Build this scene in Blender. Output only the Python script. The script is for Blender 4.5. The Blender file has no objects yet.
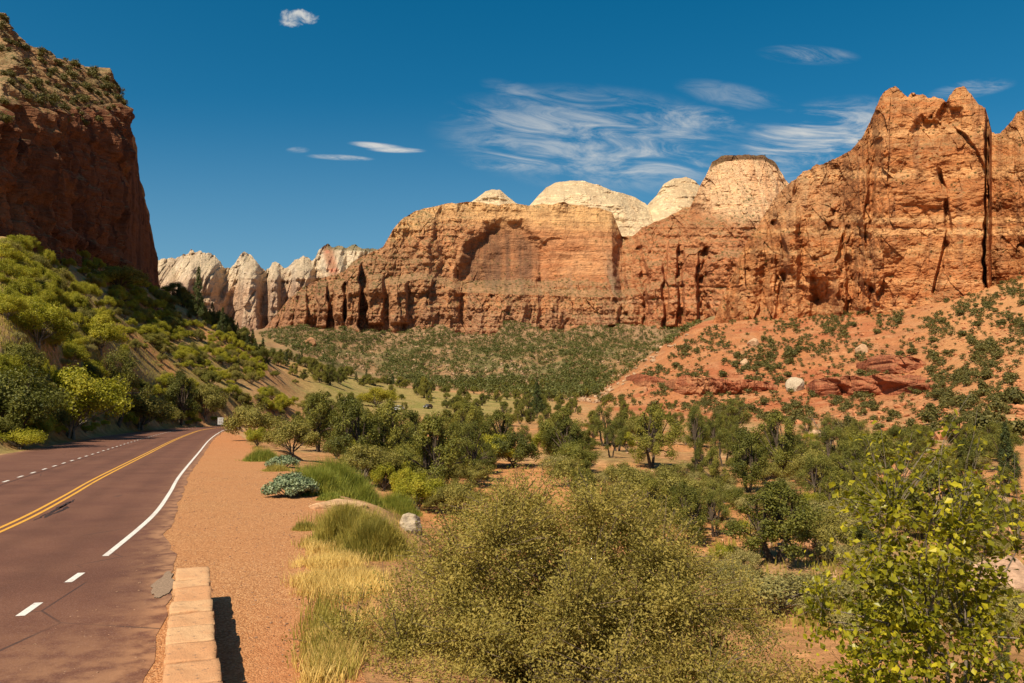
import bpy, math, random
import numpy as np
from mathutils import Vector, Matrix

rng = np.random.default_rng(7)
random.seed(7)
scene = bpy.context.scene
COL = scene.collection

# ------------------------------------------------------------------ camera
F = 796.0
PITCH = math.atan(68.5 / F)
CZ = 3.1
cs, sn = math.cos(PITCH), math.sin(PITCH)


def ab(px, py):
    """slopes x/y and (z-CZ)/y of the sight line through a point of the photograph"""
    u = (np.asarray(px, float) - 512) / F
    v = (341.5 - np.asarray(py, float)) / F
    k = cs - v * sn
    return u / k, (sn + v * cs) / k


def pt(px, py, Y):
    a, b = ab(px, py)
    return a * Y, Y, CZ + b * Y


cam_d = bpy.data.cameras.new('camera')
cam_d.sensor_width = 36
cam_d.lens = F / 1024 * 36
cam_d.clip_start = 0.1
cam_d.clip_end = 60000
cam = bpy.data.objects.new('camera', cam_d)
COL.objects.link(cam)
cam.location = (0, 0, CZ)
cam.rotation_euler = (math.pi / 2 + PITCH, 0, 0)
scene.camera = cam

# ------------------------------------------------------------------ numpy noise


def _hash(ix, iy, iz, seed):
    h = (ix.astype(np.int64) * 374761393 + iy.astype(np.int64) * 668265263 + iz.astype(np.int64) * 2147483647 + seed * 1274126177) & 0xffffffff
    h = ((h ^ (h >> 13)) * 1274126177) & 0xffffffff
    h = (h ^ (h >> 16)) * 2246822519 & 0xffffffff
    return ((h ^ (h >> 15)) & 0xffffff) / float(0xffffff)


def vnoise(x, y, z=0.0, seed=0):
    x, y, z = np.broadcast_arrays(np.asarray(x, float), np.asarray(y, float), np.asarray(z, float))
    ix, iy, iz = np.floor(x), np.floor(y), np.floor(z)
    fx, fy, fz = x - ix, y - iy, z - iz
    fx = fx * fx * fx * (fx * (fx * 6 - 15) + 10)
    fy = fy * fy * fy * (fy * (fy * 6 - 15) + 10)
    fz = fz * fz * fz * (fz * (fz * 6 - 15) + 10)
    r = 0
    for dx in (0, 1):
        wx = fx if dx else 1 - fx
        for dy in (0, 1):
            wy = fy if dy else 1 - fy
            for dz in (0, 1):
                wz = fz if dz else 1 - fz
                r = r + wx * wy * wz * _hash(ix + dx, iy + dy, iz + dz, seed)
    return r * 2 - 1


def fbm(x, y, z=0.0, o=4, seed=0, g=0.5):
    x, y, z = np.asarray(x, float), np.asarray(y, float), np.asarray(z, float)
    r, a, n = 0, 1.0, 0.0
    for i in range(o):
        r = r + a * vnoise(x, y, z, seed + i * 17)
        n += a
        a *= g
        x, y, z = x * 2.03 + 5.1, y * 2.03 + 1.7, z * 2.03 + 3.3
    return r / n


def ridge(x, y, z=0.0, o=3, seed=0):
    r, a, n = 0, 1.0, 0.0
    x, y, z = np.asarray(x, float), np.asarray(y, float), np.asarray(z, float)
    for i in range(o):
        r = r + a * (1 - np.abs(vnoise(x, y, z, seed + i * 31)) * 2)
        n += a
        a *= 0.5
        x, y, z = x * 2.1 + 2.2, y * 2.1 + 7.7, z * 2.1 + 1.3
    return r / n


def cells(x, y, seed=0):
    """2-D cell noise: a random value per cell and the distance to the cell border"""
    ix, iy = np.floor(x), np.floor(y)
    d1 = np.full(x.shape, 9.0)
    d2 = np.full(x.shape, 9.0)
    v = np.zeros(x.shape)
    for dx in (-1, 0, 1):
        for dy in (-1, 0, 1):
            cx, cy = ix + dx, iy + dy
            jx = cx + _hash(cx, cy, cx * 0, seed)
            jy = cy + _hash(cx, cy, cx * 0 + 1, seed)
            d = np.maximum(np.abs(jx - x), np.abs(jy - y)) * .6 + np.hypot(jx - x, jy - y) * .4
            near = d < d1
            d2 = np.where(near, d1, np.minimum(d2, d))
            v = np.where(near, _hash(cx, cy, cx * 0 + 2, seed), v)
            d1 = np.where(near, d, d1)
    return v, d2 - d1


def facets(X, Z, w, h, seed, warp=.16, tilt=.9, sharp=.55):
    """broken rock: cells with their own offset and their own slant"""
    x = X / w + warp * fbm(X / w / 2, Z / h / 2, 0, 3, seed + 1)
    y = Z / h + warp * fbm(X / w / 2, Z / h / 2, 5.5, 3, seed + 2)
    ix, iy = np.floor(x), np.floor(y)
    best = np.full(x.shape, 9.0)
    val = np.zeros(x.shape)
    blk = np.full(x.shape, 9.0)
    for dx in (-1, 0, 1):
        for dy in (-1, 0, 1):
            cx, cy = ix + dx, iy + dy
            jx = cx + _hash(cx, cy, cx * 0, seed)
            jy = cy + _hash(cx, cy, cx * 0 + 1, seed)
            ex, ey = x - jx, y - jy
            d = np.maximum(np.abs(ex), np.abs(ey)) * .75 + np.hypot(ex, ey) * .25
            near = d < best
            h2, h3, h4 = _hash(cx, cy, cx * 0 + 2, seed), _hash(cx, cy, cx * 0 + 3, seed), _hash(cx, cy, cx * 0 + 4, seed)
            v = (h2 - .5) + tilt * (ex * (h3 - .5) * 2 + ey * (h4 - .25) * .5)
            val = np.where(near, v, val)
            best = np.where(near, d, best)
            th = (h3 - .5) * .7
            rx_, ry_ = ex * np.cos(th) + ey * np.sin(th), ey * np.cos(th) - ex * np.sin(th)
            m = np.maximum(np.maximum(np.abs(rx_), np.abs(ry_)) + (rx_ * (h4 - .5) + ry_ * (h2 - .5)) * .9, .18) + (h4 - .5) * .55
            blk = np.minimum(blk, m)
    return -blk * 1.5 + .7 + sharp * val


def sstep(a, b, x):
    t = np.clip((x - a) / (b - a), 0, 1)
    return t * t * (3 - 2 * t)


# ------------------------------------------------------------------ mesh helpers


def mesh_from(name, V, faces, cols=None, smooth=False, vals=None, mats=None):
    """faces: (n,3) or (n,4) int array, or a list of such arrays; cols per vertex, vals per face"""
    me = bpy.data.meshes.new(name)
    V = np.asarray(V, np.float32)
    fl = faces if isinstance(faces, (list, tuple)) else [faces]
    fl = [np.asarray(f, np.int32) for f in fl if len(f)]
    loops = np.concatenate([f.ravel() for f in fl])
    tot = np.concatenate([np.full(len(f), f.shape[1], np.int32) for f in fl])
    st = np.concatenate([[0], np.cumsum(tot)[:-1]]).astype(np.int32)
    me.vertices.add(len(V))
    me.vertices.foreach_set('co', V.ravel())
    me.loops.add(len(loops))
    me.loops.foreach_set('vertex_index', loops)
    me.polygons.add(len(tot))
    me.polygons.foreach_set('loop_start', st)
    me.polygons.foreach_set('loop_total', tot)
    me.polygons.foreach_set('use_smooth', np.full(len(tot), smooth, bool))
    if cols is not None:
        at = me.attributes.new('pigment', 'FLOAT_COLOR', 'POINT')
        c = np.ones((len(V), 4), np.float32)
        c[:, :3] = cols
        at.data.foreach_set('color', c.ravel())
    if vals is not None:
        at = me.attributes.new('tint', 'FLOAT', 'FACE')
        at.data.foreach_set('value', np.asarray(vals, np.float32))
    me.update(calc_edges=True)
    me.validate()
    return me


def link(name, me, mat=None, parent=None, kind=None):
    o = bpy.data.objects.new(name, me)
    COL.objects.link(o)
    if mat is not None:
        if not me.materials:
            me.materials.append(mat)
    if parent is not None:
        o.parent = parent
    if kind:
        o['kind'] = kind
    return o


def thing(name, label, cat, loc=(0, 0, 0), rz=0.0, group=None):
    o = bpy.data.objects.new(name, None)
    COL.objects.link(o)
    o.empty_display_size = 0.3
    o.location = loc
    o.rotation_euler = (0, 0, rz)
    tag(o, label, cat, group)
    return o


def tag(o, label, cat, group=None):
    o['label'] = label
    o['category'] = cat
    if group:
        o['group'] = group
    return o


def grid_faces(nr, nc):
    i = np.arange(nr - 1)[:, None] * nc + np.arange(nc - 1)[None, :]
    i = i.ravel()
    return np.stack([i, i + 1, i + nc + 1, i + nc], 1)


# ------------------------------------------------------------------ materials


def new_mat(name):
    m = bpy.data.materials.new(name)
    m.use_nodes = True
    nt = m.node_tree
    nt.nodes.clear()
    out = nt.nodes.new('ShaderNodeOutputMaterial')
    return m, nt, out


class NB:
    """a small node-tree writer"""

    def __init__(self, nt):
        self.nt = nt

    def n(self, t, **kw):
        nd = self.nt.nodes.new(t)
        for k, v in kw.items():
            setattr(nd, k, v)
        return nd

    def put(self, sock, v):
        if hasattr(v, 'is_output') or isinstance(v, bpy.types.NodeSocket):
            self.nt.links.new(v, sock)
        else:
            sock.default_value = v

    def math(self, op, a, b=0.0, c=None, clamp=False):
        nd = self.n('ShaderNodeMath', operation=op)
        nd.use_clamp = clamp
        self.put(nd.inputs[0], a)
        self.put(nd.inputs[1], b)
        if c is not None:
            self.put(nd.inputs[2], c)
        return nd.outputs[0]

    def noise(self, vec, scale, detail=4, rough=0.55, dist=0.0, dim='3D'):
        nd = self.n('ShaderNodeTexNoise', noise_dimensions=dim)
        self.put(nd.inputs['Vector'], vec)
        nd.inputs['Scale'].default_value = scale
        nd.inputs['Detail'].default_value = detail
        nd.inputs['Roughness'].default_value = rough
        nd.inputs['Distortion'].default_value = dist
        return nd.outputs['Fac']

    def scalevec(self, vec, s):
        nd = self.n('ShaderNodeVectorMath', operation='MULTIPLY')
        self.put(nd.inputs[0], vec)
        nd.inputs[1].default_value = s
        return nd.outputs[0]

    def ramp(self, fac, stops, interp='LINEAR'):
        nd = self.n('ShaderNodeValToRGB')
        nd.color_ramp.interpolation = interp
        el = nd.color_ramp.elements
        while len(el) < len(stops):
            el.new(0.5)
        for e, (p, c) in zip(el, stops):
            e.position = p
            e.color = (c[0], c[1], c[2], 1) if not isinstance(c, (int, float)) else (c, c, c, 1)
        self.put(nd.inputs[0], fac)
        return nd.outputs[0]

    def mix(self, fac, a, b, mode='MIX'):
        nd = self.n('ShaderNodeMix', data_type='RGBA', blend_type=mode)
        self.put(nd.inputs['Factor'], fac)
        for s, v in ((nd.inputs[6], a), (nd.inputs[7], b)):
            self.put(s, v if not isinstance(v, tuple) else (v[0], v[1], v[2], 1))
        return nd.outputs[2]

    def maprange(self, v, a, b, c=0.0, d=1.0, smooth=True):
        nd = self.n('ShaderNodeMapRange')
        if smooth:
            nd.interpolation_type = 'SMOOTHSTEP'
        self.put(nd.inputs[0], v)
        for i, x in enumerate((a, b, c, d)):
            nd.inputs[i + 1].default_value = x
        return nd.outputs[0]

    def attr(self, name, out='Color'):
        nd = self.n('ShaderNodeAttribute', attribute_name=name)
        return nd.outputs[out]

    def pos(self):
        return self.n('ShaderNodeNewGeometry').outputs['Position']

    def bump(self, h, dist, strength=1.0, normal=None):
        nd = self.n('ShaderNodeBump')
        nd.inputs['Distance'].default_value = dist
        nd.inputs['Strength'].default_value = strength
        self.put(nd.inputs['Height'], h)
        if normal is not None:
            self.put(nd.inputs['Normal'], normal)
        return nd.outputs[0]

    def bsdf(self, out, col, rough=0.9, normal=None, spec=0.2):
        nd = self.n('ShaderNodeBsdfPrincipled')
        self.put(nd.inputs['Base Color'], col if not isinstance(col, tuple) else (col[0], col[1], col[2], 1))
        self.put(nd.inputs['Roughness'], rough)
        nd.inputs['Specular IOR Level'].default_value = spec
        if normal is not None:
            self.put(nd.inputs['Normal'], normal)
        self.nt.links.new(nd.outputs[0], out.inputs[0])
        return nd


def rock_material(name, s, soil=(0.30, 0.19, 0.10), green=(0.06, 0.075, 0.025), strata=1.0, greenness=0.6, bump=1.0, gain=(1.15, 1.0, .86)):
    """s: size in metres of the finest visible feature"""
    m, nt, out = new_mat(name)
    b = NB(nt)
    p = b.pos()
    base = b.mix(1.0, b.attr('pigment'), gain, 'MULTIPLY')
    n1 = b.noise(p, 0.10 / s, 6, 0.62)
    n2 = b.noise(b.scalevec(p, (1, 1, 0.08)), 0.22 / s, 5, 0.6, 0.6)       # streaks running down
    n3 = b.noise(b.scalevec(p, (0.12, 0.12, 1)), 0.33 / s, 5, 0.65, 0.6)   # bedding
    c = b.mix(b.maprange(n1, .38, .68), base, b.mix(1.0, base, (1.22, 1.16, 1.08), 'MULTIPLY'))
    c = b.mix(b.maprange(n1, .5, .30, 0, .75), c, b.mix(1.0, c, (.66, .58, .54), 'MULTIPLY'))
    c = b.mix(b.maprange(n2, .55, .72, 0, .55), c, b.mix(1.0, c, (.48, .44, .44), 'MULTIPLY'))
    c = b.mix(b.maprange(n3, .5, .33, 0, .5 * strata), c, b.mix(1.0, c, (.62, .52, .48), 'MULTIPLY'))
    c = b.mix(b.maprange(n3, .58, .72, 0, .4 * strata), c, b.mix(1.0, c, (1.25, 1.2, 1.12), 'MULTIPLY'))
    # soil and plants gather on ledges
    geo = b.n('ShaderNodeNewGeometry')
    sep = b.n('ShaderNodeSeparateXYZ')
    nt.links.new(geo.outputs['True Normal'], sep.inputs[0])
    nz = b.math('ADD', sep.outputs[2], b.math('MULTIPLY', b.math('SUBTRACT', n1, .5), .5))
    led = b.maprange(nz, .52, .75)
    gs = b.noise(p, .3 / s, 3, .6)
    lc = b.mix(b.maprange(gs, .5, .58, 0, greenness), b.mix(.5, base, soil), green)
    c = b.mix(b.math('MULTIPLY', led, .85 if greenness else .3), c, lc)
    h = b.math('ADD', b.math('MULTIPLY', n1, 1.0), b.math('MULTIPLY', n3, .8 * strata))
    h = b.math('ADD', h, b.math('MULTIPLY', b.noise(p, .5 / s, 4, .6), .5))
    nrm = b.bump(h, 6.0 * s * bump, .8)
    b.bsdf(out, c, .92, nrm, .1)
    return m


def leaf_material(name, stops, trans=0.28, rough=.55, objvar=.25, clump=.9, gain=(1.95, 1.68, 1.1)):
    stops = [(p_, tuple(c_ * k_ for c_, k_ in zip(cc_, gain))) for p_, cc_ in stops]
    m, nt, out = new_mat(name)
    b = NB(nt)
    t = b.attr('tint', 'Fac')
    oi = b.n('ShaderNodeObjectInfo')
    tc = b.n('ShaderNodeTexCoord')
    nz = b.noise(tc.outputs['Object'], clump, 2, .5)
    f = b.math('ADD', b.math('MULTIPLY', t, .6), b.math('MULTIPLY', b.maprange(nz, .3, .7, 0, 1, False), .4))
    f = b.math('ADD', f, b.math('MULTIPLY', b.math('SUBTRACT', oi.outputs['Random'], .5), objvar), clamp=True)
    c = b.ramp(f, stops)
    pr = b.bsdf(out, c, rough, None, .25)
    tr = b.n('ShaderNodeBsdfTranslucent')
    nt.links.new(b.mix(1.0, c, (1.25, 1.3, .7), 'MULTIPLY'), tr.inputs[0])
    mx = b.n('ShaderNodeMixShader')
    mx.inputs[0].default_value = trans
    nt.links.new(pr.outputs[0], mx.inputs[1])
    nt.links.new(tr.outputs[0], mx.inputs[2])
    nt.links.new(mx.outputs[0], out.inputs[0])
    return m


def simple_mat(name, col, rough=.6, spec=.3, var=.25, scale=8.0, metal=0.0):
    m, nt, out = new_mat(name)
    b = NB(nt)
    n = b.noise(b.n('ShaderNodeTexCoord').outputs['Object'], scale, 4, .6)
    c = b.mix(b.maprange(n, .3, .7), tuple(x * (1 - var) for x in col), tuple(min(1, x * (1 + var)) for x in col))
    nd = b.bsdf(out, c, rough, b.bump(n, .02, .3), spec)
    nd.inputs['Metallic'].default_value = metal
    return m


# ------------------------------------------------------------------ the lie of the land
# right-hand white edge line of the road: (x, y)
WL = np.array([(3.5, -40), (.2, -20), (-2.9, -5), (-4.4, 1), (-6.2, 7.6), (-7.46, 12.63), (-8.04, 14.97), (-8.61, 17.17), (-10.53, 23.7), (-12.82, 30.2),
               (-15.9, 38.6), (-23.0, 59), (-31, 82), (-38.6, 105), (-45, 126), (-48.5, 145), (-48, 163), (-43, 183), (-34, 205)], float)


def catmull(P, n=14):
    o = []
    Q = np.vstack([2 * P[0] - P[1], P, 2 * P[-1] - P[-2]])
    for i in range(1, len(Q) - 2):
        t = np.linspace(0, 1, n, endpoint=False)[:, None]
        a, b_, c, d = Q[i - 1], Q[i], Q[i + 1], Q[i + 2]
        o.append(.5 * (2 * b_ + (c - a) * t + (2 * a - 5 * b_ + 4 * c - d) * t * t + (3 * b_ - a - 3 * c + d) * t ** 3))
    return np.vstack(o + [P[-1:]])


WC = catmull(WL)
# even spacing
_s = np.concatenate([[0], np.cumsum(np.hypot(*np.diff(WC, axis=0).T))])
S_TOT = _s[-1]


def along(s):
    return np.stack([np.interp(s, _s, WC[:, 0]), np.interp(s, _s, WC[:, 1])], -1)


def tangent(s):
    t = along(np.asarray(s) + .4) - along(np.asarray(s) - .4)
    return t / np.maximum(np.linalg.norm(t, axis=-1, keepdims=True), 1e-9)


def road_point(s, off):
    """point at arc length s, off metres to the right of the white line"""
    t = tangent(s)
    n = np.stack([t[..., 1], -t[..., 0]], -1)
    return along(s) + n * np.asarray(off)[..., None]


_rs = np.arange(0, S_TOT, 1.5)
_rp = along(_rs)
_rt = tangent(_rs)


def road_dist(x, y):
    """signed distance right of the white line, and the y of the nearest point"""
    x, y = np.asarray(x, float), np.asarray(y, float)
    sh = x.shape
    x, y = x.ravel(), y.ravel()
    d = np.empty(len(x))
    yy = np.empty(len(x))
    for i in range(0, len(x), 60000):
        sl = slice(i, i + 60000)
        dx = x[sl, None] - _rp[None, :, 0]
        dy = y[sl, None] - _rp[None, :, 1]
        k = np.argmin(dx * dx + dy * dy, 1)
        r = np.arange(len(k))
        a, c = dx[r, k], dy[r, k]
        sg = a * _rt[k, 1] - c * _rt[k, 0]
        dist = np.where(np.abs(a * _rt[k, 0] + c * _rt[k, 1]) < 2, np.abs(sg), np.hypot(a, c))
        d[sl] = np.where(sg >= 0, dist, -dist)
        yy[sl] = _rp[k, 1]
    return d.reshape(sh), yy.reshape(sh)


def left_edge(y):
    return np.interp(y, [-40, 20, 50, 100, 130, 150], [12.0, 12.3, 12.8, 12.4, 10.4, 8.0])


TAB = {
    -300: [(20, 0), (32, 0), (40, 2), (60, 7), (100, 16), (150, 26), (300, 60)],
    0: [(30, 0), (50, 0), (57, 1.8), (70, 8), (100, 20), (130, 31), (160, 40), (300, 70)],
    80: [(30, 0), (73, 0), (85, 4), (110, 14), (150, 26), (190, 38), (230, 50), (400, 75)],
    165: [(30, 0), (112, 0), (130, 3.5), (170, 15), (220, 28), (280, 45), (330, 53), (400, 50), (600, 40), (900, 70), (1700, 170)],
    230: [(30, 0), (150, 0), (180, 8), (220, 20), (260, 30), (300, 32), (400, 22), (700, 40), (900, 62), (1500, 145), (1700, 160)],
    300: [(30, -1), (120, -1), (200, 2), (250, 7), (300, 14), (350, 25), (400, 26), (500, 20), (700, 34), (900, 60), (1200, 104), (1500, 150)],
    350: [(30, -2), (120, -.8), (200, 1.5), (300, 8), (380, 14), (440, 23), (480, 22), (600, 18), (750, 30), (900, 50), (1200, 92), (1500, 145)],
    400: [(12, -3), (30, -3), (60, -2), (120, -.6), (200, 1.2), (300, 4.5), (380, 9), (450, 16), (480, 17), (600, 16), (750, 26), (1000, 62), (1450, 135)],
    500: [(10, -3.6), (30, -4.2), (60, -2.5), (120, -1.5), (250, .5), (350, 4), (500, 12), (600, 12), (750, 24), (1000, 64), (1450, 138)],
    600: [(10, -4), (30, -4.2), (60, -2.6), (120, -1.2), (250, .3), (400, 2.5), (520, 10), (620, 17), (700, 20), (800, 30), (1000, 64), (1450, 142)],
    650: [(10, -4), (30, -4.4), (60, -2.8), (120, -1.5), (250, -.4), (400, 2.5), (520, 19), (640, 40), (740, 58), (820, 50), (1000, 66), (1450, 146)],
    700: [(10, -4), (30, -4.5), (60, -3), (120, -2), (250, -1), (340, 0), (400, 7), (520, 32), (640, 61), (740, 84), (800, 92), (1450, 150)],
    800: [(10, -4), (30, -4.5), (60, -2.5), (120, -1.8), (250, -1), (320, 0), (400, 12), (500, 35), (620, 67), (680, 82), (1400, 160)],
    900: [(10, -4), (30, -4.5), (60, -3), (120, -2.5), (200, -2), (260, -.5), (350, 14), (450, 36), (560, 67), (600, 80), (1400, 150)],
    1024: [(10, -4), (30, -4.6), (60, -3.5), (120, -2), (180, .3), (250, 12), (350, 37), (450, 64), (520, 86), (600, 104), (1400, 150)],
    1300: [(10, -4), (30, -4), (60, -3), (120, 3), (200, 22), (300, 55), (400, 90), (600, 110), (1400, 150)],
}
_px = np.array(sorted(TAB))
_ly = np.linspace(math.log(8), math.log(2000), 260)
_T0 = np.array([np.interp(_ly, [math.log(a) for a, _ in TAB[k]], [z for _, z in TAB[k]]) for k in _px])
_gx = np.linspace(-300, 1300, 401)
_T = np.array([np.interp(_gx, _px, _T0[:, j]) for j in range(len(_ly))]).T     # (401, 260)


def _smooth(A, n, ax):
    k = np.hanning(n + 2)[1:-1]
    k /= k.sum()
    pad = [(0, 0), (0, 0)]
    pad[ax] = (n // 2, n // 2)
    B = np.pad(A, pad, mode='edge')
    return np.apply_along_axis(lambda v: np.convolve(v, k, 'valid'), ax, B)


_T = _smooth(_smooth(_T, 13, 0), 7, 1)


def table(px, Y):
    i = np.clip((px + 300) / 4.0, 0, 399.999)
    j = np.clip((np.log(np.maximum(Y, 8.0)) - _ly[0]) / (_ly[1] - _ly[0]), 0, 258.999)
    i0, j0 = i.astype(int), j.astype(int)
    fi, fj = i - i0, j - j0
    return (_T[i0, j0] * (1 - fi) * (1 - fj) + _T[i0 + 1, j0] * fi * (1 - fj) + _T[i0, j0 + 1] * (1 - fi) * fj + _T[i0 + 1, j0 + 1] * fi * fj)


def H(x, y, full=False):
    x, y = np.asarray(x, float), np.asarray(y, float)
    r = np.hypot(x, y)
    Y = np.maximum(y, r * .55)
    px = 512 + F * np.where(y > 0, x / np.maximum(Y, .01), np.sign(x) * 1.6)
    T = table(np.clip(px, -300, 1300), Y)
    T = T * sstep(-.35, .35, y / np.maximum(r, .01)) + 0
    far = sstep(20, 200, r)
    T = T + fbm(x / 14, y / 14, 0, 4, 3) * .7 * (1 - far * .2) + far * (fbm(x / 55, y / 55, 0, 4, 9) * 4.0) * np.clip(T / 20, 0.12, 1)
    vf = sstep(600, 1000, r)
    T = T + vf * (ridge(x / 160, y / 400, 0, 3, 5) - .3) * 12
    T = T + sstep(1150, 1420, r) * np.maximum(0, .25 + fbm(x / 70, y / 400, 0, 3, 6)) * 26 + vf * fbm(x / 22, y / 40, 0, 3, 7) * 5
    d = np.full(x.shape, 500.0)
    yy = np.array(y, float)
    nearm = r < 330
    if nearm.any():
        dn, yn = road_dist(x[nearm], y[nearm])
        d[nearm] = dn
        yy[nearm] = yn
    le = left_edge(yy)
    Lf = sstep(le + .4, le + 5.5, -d)
    zl = np.maximum(T, 0) * Lf
    e = 5.4 + .9 * vnoise(x / 3.0, y / 3.0, 0, 41)
    t = np.maximum(d - e, 0)
    bank = -(np.sqrt(t * t + 1) - 1) * .62 + .22 * fbm(x / 1.6, y / 1.6, 0, 3, 12) * sstep(0, 2, t)
    Tr = np.where(T > 0, T * sstep(5, 26, d), T)
    zr = np.maximum(bank, Tr)
    zr = np.where(d < e, np.minimum(0, zr * 0), zr)
    z = np.where(d < 0, zl, zr)
    if full:
        return z, d, px, Y, le
    return z


def hit(px, py, y0=5.0, y1=1900.0, n=520):
    """where sight lines meet the land (nan if they do not)"""
    px, py = np.atleast_1d(np.asarray(px, float)), np.atleast_1d(np.asarray(py, float))
    a, b_ = ab(px, py)
    Ys = np.geomspace(y0, y1, n)
    out = np.full((len(px), 3), np.nan)
    for i in range(0, len(px), 500):
        A, B = a[i:i + 500, None], b_[i:i + 500, None]
        X = A * Ys
        Zr = CZ + B * Ys
        Hh = H(X, np.broadcast_to(Ys, X.shape))
        below = Zr < Hh
        k = np.argmax(below, 1)
        ok = below.any(1) & (k > 0)
        rr = np.arange(len(k))
        g1 = (Zr - Hh)[rr, k]
        g0 = (Zr - Hh)[rr, np.maximum(k - 1, 0)]
        f = np.clip(g0 / (g0 - g1 + 1e-9), 0, 1)
        Yh = Ys[np.maximum(k - 1, 0)] * (1 - f) + Ys[k] * f
        xx = A[:, 0] * Yh
        zz = H(xx, Yh)
        out[i:i + 500][ok] = np.stack([xx, Yh, zz], 1)[ok]
    return out


# ------------------------------------------------------------------ ground sheet
ang = np.radians(np.concatenate([np.linspace(-180, -45, 60, endpoint=False), np.linspace(-45, -36, 40, endpoint=False), np.linspace(-36, 36, 620, endpoint=False),
                                 np.linspace(36, 45, 40, endpoint=False), np.linspace(45, 180, 61)]))
rad = np.concatenate([np.geomspace(1.2, 6, 30, endpoint=False), np.geomspace(6, 1700, 640, endpoint=False), np.geomspace(1700, 20000, 14)])
A_, R_ = np.meshgrid(ang, rad)
GX, GY = R_ * np.sin(A_), R_ * np.cos(A_)
GZ, GD, GPX, GYY, GLE = H(GX, GY, True)
GZ = np.where((GD > -GLE) & (GD < 4.8) & (GY < 230), GZ - .03, GZ)


def lerp3(c, w, t):
    return c * (1 - w[..., None]) + np.array(t) * w[..., None]


n1 = fbm(GX / 9, GY / 9, 0, 4, 21)
n2 = fbm(GX / 2.2, GY / 2.2, 0, 4, 22)
n3 = fbm(GX / 40, GY / 40, 0, 4, 23)
gc = np.ones(GX.shape + (3,)) * np.array((.44, .225, .10))
gc = lerp3(gc, sstep(-.1, .35, n1) * .6, (.52, .33, .17))
gc = lerp3(gc, sstep(.0, .4, n2) * .45, (.30, .20, .075))
vg = sstep(15, 25, GYY) * sstep(330, 220, GYY) * (GD > 8)
gc = lerp3(gc, vg * sstep(.05, .4, fbm(GX / 6, GY / 6, 0, 4, 27)) * .45, (.19, .16, .055))
gc = lerp3(gc, vg * sstep(-.05, .3, fbm(GX / 11, GY / 11, 0, 4, 28)) * .75, (.52, .23, .09))
# left hillside: pale sand and dry grass
lh = sstep(300, 220, GPX) * (GD < -10)
gc = lerp3(gc, lh * .8, (.44, .27, .125))
gc = lerp3(gc, lh * sstep(-.15, .3, n1 + n2 * .5) * .7, (.22, .18, .055))
gc = lerp3(gc, lh * sstep(.1, .45, fbm(GX / 18, GY / 18, 0, 4, 29)) * .7, (.50, .22, .08))
# meadow in the valley
md = sstep(170, 260, GYY) * sstep(560, 430, GYY) * sstep(270, 330, GPX) * sstep(600, 480, GPX)
gc = lerp3(gc, md * .85, (.30, .24, .085))
gc = lerp3(gc, md * sstep(0, .4, n1) * .6, (.19, .19, .04))
# red talus on the right
rt = sstep(570, 650, GPX + n3 * 40) * sstep(240, 340, GYY - (700 - GPX) * .15) * sstep(1000, 850, GYY)
gc = lerp3(gc, rt * .9, (.42, .165, .068))
gc = lerp3(gc, rt * sstep(0, .35, n3) * .6, (.36, .098, .042))
gc = lerp3(gc, rt * sstep(.05, .4, fbm(GX / 5, GY / 9, 0, 4, 35)) * .45, (.30, .13, .065))
gc = lerp3(gc, rt * sstep(880, 990, GPX + n3 * 80) * .75, (.52, .26, .11))
gc = lerp3(gc, rt * sstep(.05, .4, n1) * .45, (.50, .26, .13))
# far green talus
ft = sstep(620, 780, GYY) * sstep(760, 690, GPX) * (1 - rt)
gc = lerp3(gc, ft * .85, (.235, .15, .07))
gc = lerp3(gc, ft * sstep(-.1, .3, n3) * .6, (.12, .13, .05))
gc = lerp3(gc, ft * sstep(1150, 1330, GYY) * .75, (.31, .185, .105))
gc = lerp3(gc, ft * sstep(.05, .4, fbm(GX / 90, GY / 90, 0, 3, 33)) * .5, (.36, .2, .11))

m_ground, nt, out = new_mat('desert_ground')
b = NB(nt)
p = b.pos()
base = b.attr('pigment')
nA = b.noise(p, .9, 8, .65)
nB = b.noise(p, 14, 5, .6)
nC = b.noise(p, .08, 6, .6)
c = b.mix(b.maprange(nA, .35, .68), b.mix(1.0, base, (.68, .64, .6), 'MULTIPLY'), b.mix(1.0, base, (1.18, 1.16, 1.12), 'MULTIPLY'))
c = b.mix(b.maprange(nB, .45, .7, 0, .5), c, b.mix(1.0, c, (.6, .58, .55), 'MULTIPLY'))
c = b.mix(b.maprange(nC, .5, .7, 0, .35), c, b.mix(1.0, c, (.72, .75, .7), 'MULTIPLY'))
hh = b.math('ADD', b.math('MULTIPLY', nA, .8), b.math('MULTIPLY', nB, .12))
b.bsdf(out, c, .95, b.bump(hh, .5, .9), .1)

V = np.stack([GX, GY, GZ], -1).reshape(-1, 3)
ground = link('ground', mesh_from('ground', np.vstack([V, [[0, 0, 0]]]), [grid_faces(len(rad), len(ang))[:, ::-1],
              np.array([[len(V), i + 1, i] for i in range(len(ang) - 1)])], np.vstack([gc.reshape(-1, 3), [[.4, .2, .1]]]), smooth=True), m_ground, kind='structure')

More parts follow.
